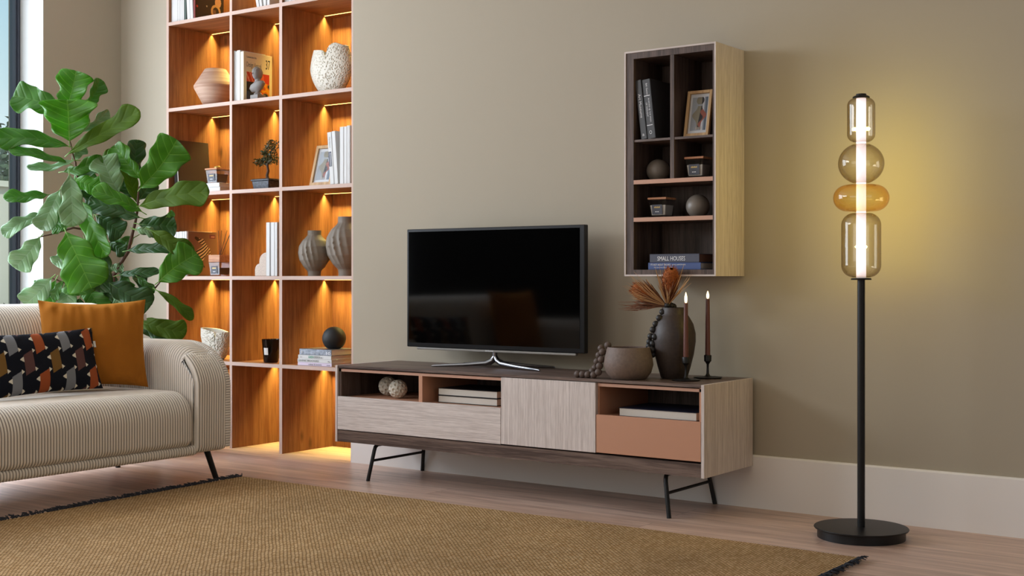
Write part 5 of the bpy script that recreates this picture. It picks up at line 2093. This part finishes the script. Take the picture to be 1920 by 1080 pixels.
def leaf(bx, by, tx, ty, wpx, tone, t=7.05, dt=0.0, roll=0.0, fold=.25, curl=.10, seed=0, wave=1.0):
    """base and tip measured in the photo at depth t (tip dt nearer or farther); roll turns the blade about its midrib"""
    rnd = random.Random(seed * 7 + 13)
    B = at_t(bx, by, t)
    T_ = at_t(tx, ty, t + dt)
    m_ = T_ - B
    Ln = m_.length
    m_.normalize()
    tocam = (CAM - B).normalized()
    nrm = (tocam - m_ * tocam.dot(m_)).normalized()
    nrm = (Matrix.Rotation(math.radians(roll), 3, m_) @ nrm).normalized()
    side = m_.cross(nrm).normalized()
    W_ = wpx * 1.10 / FPX * t / 2 / max(.3, math.cos(math.radians(roll)))
    nu, nv = 17, 30
    P = np.zeros((nv, nu, 3))
    UV = np.zeros((nv, nu, 2))
    ph = rnd.uniform(0, 6)
    bend = rnd.uniform(-.05, .05)
    for j in range(nv):
        v = j / (nv - 1)
        wv = np.interp(v, [q[0] for q in WT], [q[1] for q in WT]) * W_
        arch = curl * Ln * (math.sin(v * PI) * .8 + .2 * v)
        for i in range(nu):
            u = -1 + 2 * i / (nu - 1)
            sgn = 1 if u > 0 else -1
            wav = wave * W_ * .27 * abs(u) ** 2 * math.sin(v * 13 + ph + (1.3 if u > 0 else 0))
            edge = 1 + .09 * math.sin(v * 17 + ph * 2 + sgn)
            h_ = fold * W_ * abs(u) ** 1.2 + wav - .10 * W_ * abs(u) ** 3
            p = B + m_ * (v * Ln + abs(u) ** 2 * wv * .12) + side * (u * wv * edge + bend * Ln * math.sin(v * PI)) + nrm * (h_ * (wv / W_) ** .7 + arch)
            P[j, i] = p - fo
            UV[j, i] = (u * (wv / W_), v)
    b = MB()
    b.grid(P, uv=UV)
    o_ = b.build('leaf', {'b': 'leaf_bright', 'm': 'leaf_mid', 'd': 'leaf_dark', 'p': 'leaf_pale', 'o': 'leaf_olive'}[tone], fg, smooth=180)
    md = o_.modifiers.new('solid', 'SOLIDIFY')
    md.thickness = .0012
    md.offset = 0
    # midrib / petiole as a sub-part
    mid = [Vector(P[j, nu // 2]) - nrm * .0008 for j in range(0, nv, 3)]
    pet = mid[0] - m_ * .03 - nrm * .01
    MB().tube([pet] + mid, [.0028, .0028] + [max(.0006, .0022 * (1 - k / len(mid))) for k in range(1, len(mid))], 6).build('midrib', 'leaf_mid_rib', o_, smooth=60)
    return o_


M['leaf_mid_rib'] = plain('leaf_rib', (112, 150, 66), .5)
LEAVES = [
    (112, 204, 25, 180, 52, 'm', 7.02, 0, 20, .2, .05), (124, 206, 143, 133, 58, 'b', 7.06, 0, -10, .35, .0), (160, 198, 186, 147, 26, 'm', 7.08, 0, 35, .4, .15),
    (130, 264, 126, 187, 90, 'b', 6.98, -.02, 0, .38, -.05), (152, 248, 203, 206, 17, 'p', 7.06, .05, 40, .3, .1), (128, 288, 261, 207, 36, 'o', 7.0, -.05, -30, .25, -.08),
    (127, 274, -15, 262, 34, 'm', 7.0, -.25, 30, .2, .05), (128, 306, 15, 282, 17, 'm', 6.98, -.2, 45, .3, .08), (140, 300, 50, 312, 15, 'p', 6.98, -.1, 45, .3, -.1),
    (118, 322, 190, 290, 26, 'm', 6.96, -.05, 30, .4, .10), (207, 324, 150, 320, 26, 'd', 7.06, 0, 30, .3, .08), (222, 362, 192, 294, 50, 'p', 6.94, 0, 15, .3, .08),
    (262, 334, 216, 272, 38, 'b', 7.0, 0, -25, .4, .12), (264, 352, 332, 262, 66, 'b', 6.93, -.05, 5, .3, .03), (252, 335, 258, 262, 34, 'd', 7.08, 0, 20, .2, 0),
    (188, 298, 238, 279, 16, 'o', 7.1, 0, -40, .3, .1), (262, 386, 394, 360, 44, 'o', 6.88, -.15, -12, .2, .06), (266, 397, 172, 357, 30, 'b', 6.92, -.1, 25, .3, .12),
    (262, 408, 166, 378, 36, 'd', 7.0, 0, -10, .2, .05), (262, 374, 285, 338, 34, 'd', 7.04, 0, 10, .2, 0), (258, 382, 236, 310, 26, 'o', 7.06, 0, 30, .3, .05),
    (260, 420, 332, 425, 42, 'd', 6.96, 0, 15, .2, .08), (312, 407, 327, 399, 12, 'b', 6.93, 0, 0, .2, 0), (256, 432, 310, 438, 14, 'd', 7.0, 0, 30, .2, .1),
    (254, 430, 290, 434, 18, 'p', 6.93, 0, 30, .2, .1), (283, 432, 362, 478, 34, 'o', 6.90, 0, -10, .25, .12), (298, 528, 370, 476, 62, 'b', 6.86, 0, 0, .2, .04),
    (238, 470, 332, 464, 22, 'd', 7.0, -.05, -25, .25, .08), (90, 365, 6, 372, 22, 'm', 7.0, -.15, 35, .3, .06), (82, 402, 5, 442, 26, 'p', 6.98, -.12, 30, .3, .10),
    (112, 357, 78, 432, 38, 'p', 6.92, -.05, 10, .3, .08), (130, 328, 136, 424, 46, 'p', 6.86, 0, 0, .25, .06), (138, 336, 190, 354, 34, 'b', 6.96, 0, -20, .25, .12),
    (108, 385, 125, 410, 36, 'm', 7.02, 0, 10, .2, 0), (128, 425, 97, 430, 20, 'm', 6.98, 0, 15, .2, .05), (74, 446, 27, 502, 44, 'p', 6.92, -.05, 5, .25, .08),
    (124, 436, 172, 541, 80, 'b', 6.82, -.02, 4, .16, .05), (140, 470, 150, 554, 54, 'm', 6.92, 0, 0, .2, .04), (198, 470, 188, 548, 42, 'd', 6.98, 0, 5, .2, .05),
    (150, 374, 200, 482, 40, 'b', 6.96, 0, 28, .35, .08), (180, 404, 230, 440, 42, 'd', 7.06, 0, 0, .2, .04), (204, 455, 236, 474, 24, 'd', 7.06, 0, 10, .2, .05),
    (125, 470, 103, 497, 26, 'p', 7.0, 0, 10, .3, .05), (96, 522, 47, 571, 46, 'p', 6.98, 0, 5, .2, .06), (104, 526, 72, 590, 38, 'b', 7.04, 0, 0, .2, 0),
    (118, 526, 100, 562, 18, 'm', 7.0, 0, 15, .3, .05), (130, 530, 126, 592, 40, 'p', 7.06, 0, 0, .2, .03), (160, 530, 190, 582, 46, 'm', 7.06, 0, 0, .2, .03),
    (160, 450, 178, 500, 46, 'b', 7.06, 0, 0, .2, .0), (180, 480, 200, 540, 40, 'd', 7.1, 0, 0, .2, .0), (204, 530, 283, 574, 50, 'd', 6.98, 0, -8, .2, .08),
    (222, 516, 300, 512, 17, 'd', 7.0, 0, -35, .3, .12), (256, 518, 290, 549, 17, 'm', 7.02, 0, 20, .3, .1), (295, 545, 362, 600, 19, 'o', 6.94, 0, -20, .3, .10),
    (258, 602, 350, 624, 38, 'o', 6.92, 0, -15, .2, .10), (262, 614, 322, 636, 30, 'd', 7.0, 0, 0, .2, .05), (205, 502, 232, 500, 20, 'p', 7.08, 0, 15, .2, .05),
    (200, 534, 206, 574, 26, 'd', 7.08, 0, 10, .2, .0), (214, 540, 226, 576, 16, 'p', 7.06, 0, 20, .2, .05), (228, 512, 244, 545, 22, 'm', 7.12, 0, 10, .2, .05),
    (140, 350, 170, 318, 36, 'm', 7.1, 0, 10, .2, .05), (225, 400, 200, 345, 40, 'm', 7.12, 0, 10, .2, .05), (205, 440, 182, 415, 40, 'm', 7.12, 0, 0, .2, .05),
    (252, 445, 215, 470, 26, 'm', 7.1, 0, 15, .2, .05), (150, 560, 140, 596, 44, 'd', 7.1, 0, 0, .2, .03), (230, 560, 262, 596, 40, 'd', 7.06, 0, 5, .2, .05),
    (195, 512, 176, 560, 46, 'd', 7.1, 0, 0, .2, .03), (135, 300, 160, 275, 18, 'p', 7.08, 0, 20, .3, .05), (255, 372, 225, 340, 24, 'd', 7.1, 0, 10, .2, .05),
    (280, 555, 255, 512, 22, 'd', 7.08, 0, 25, .2, .05), (120, 432, 90, 410, 24, 'm', 7.04, 0, 10, .2, .05), (90, 525, 70, 540, 26, 'm', 7.1, 0, 0, .2, .05),
    (175, 398, 166, 350, 34, 'd', 7.12, 0, 0, .2, 0), (215, 505, 195, 500, 20, 'm', 7.1, 0, 10, .2, 0), (170, 560, 178, 600, 40, 'm', 7.1, 0, 0, .2, 0),
]
for i, L_ in enumerate(LEAVES):
    leaf(*L_[:6], t=L_[6], dt=L_[7], roll=L_[8], fold=L_[9], curl=L_[10], seed=i)
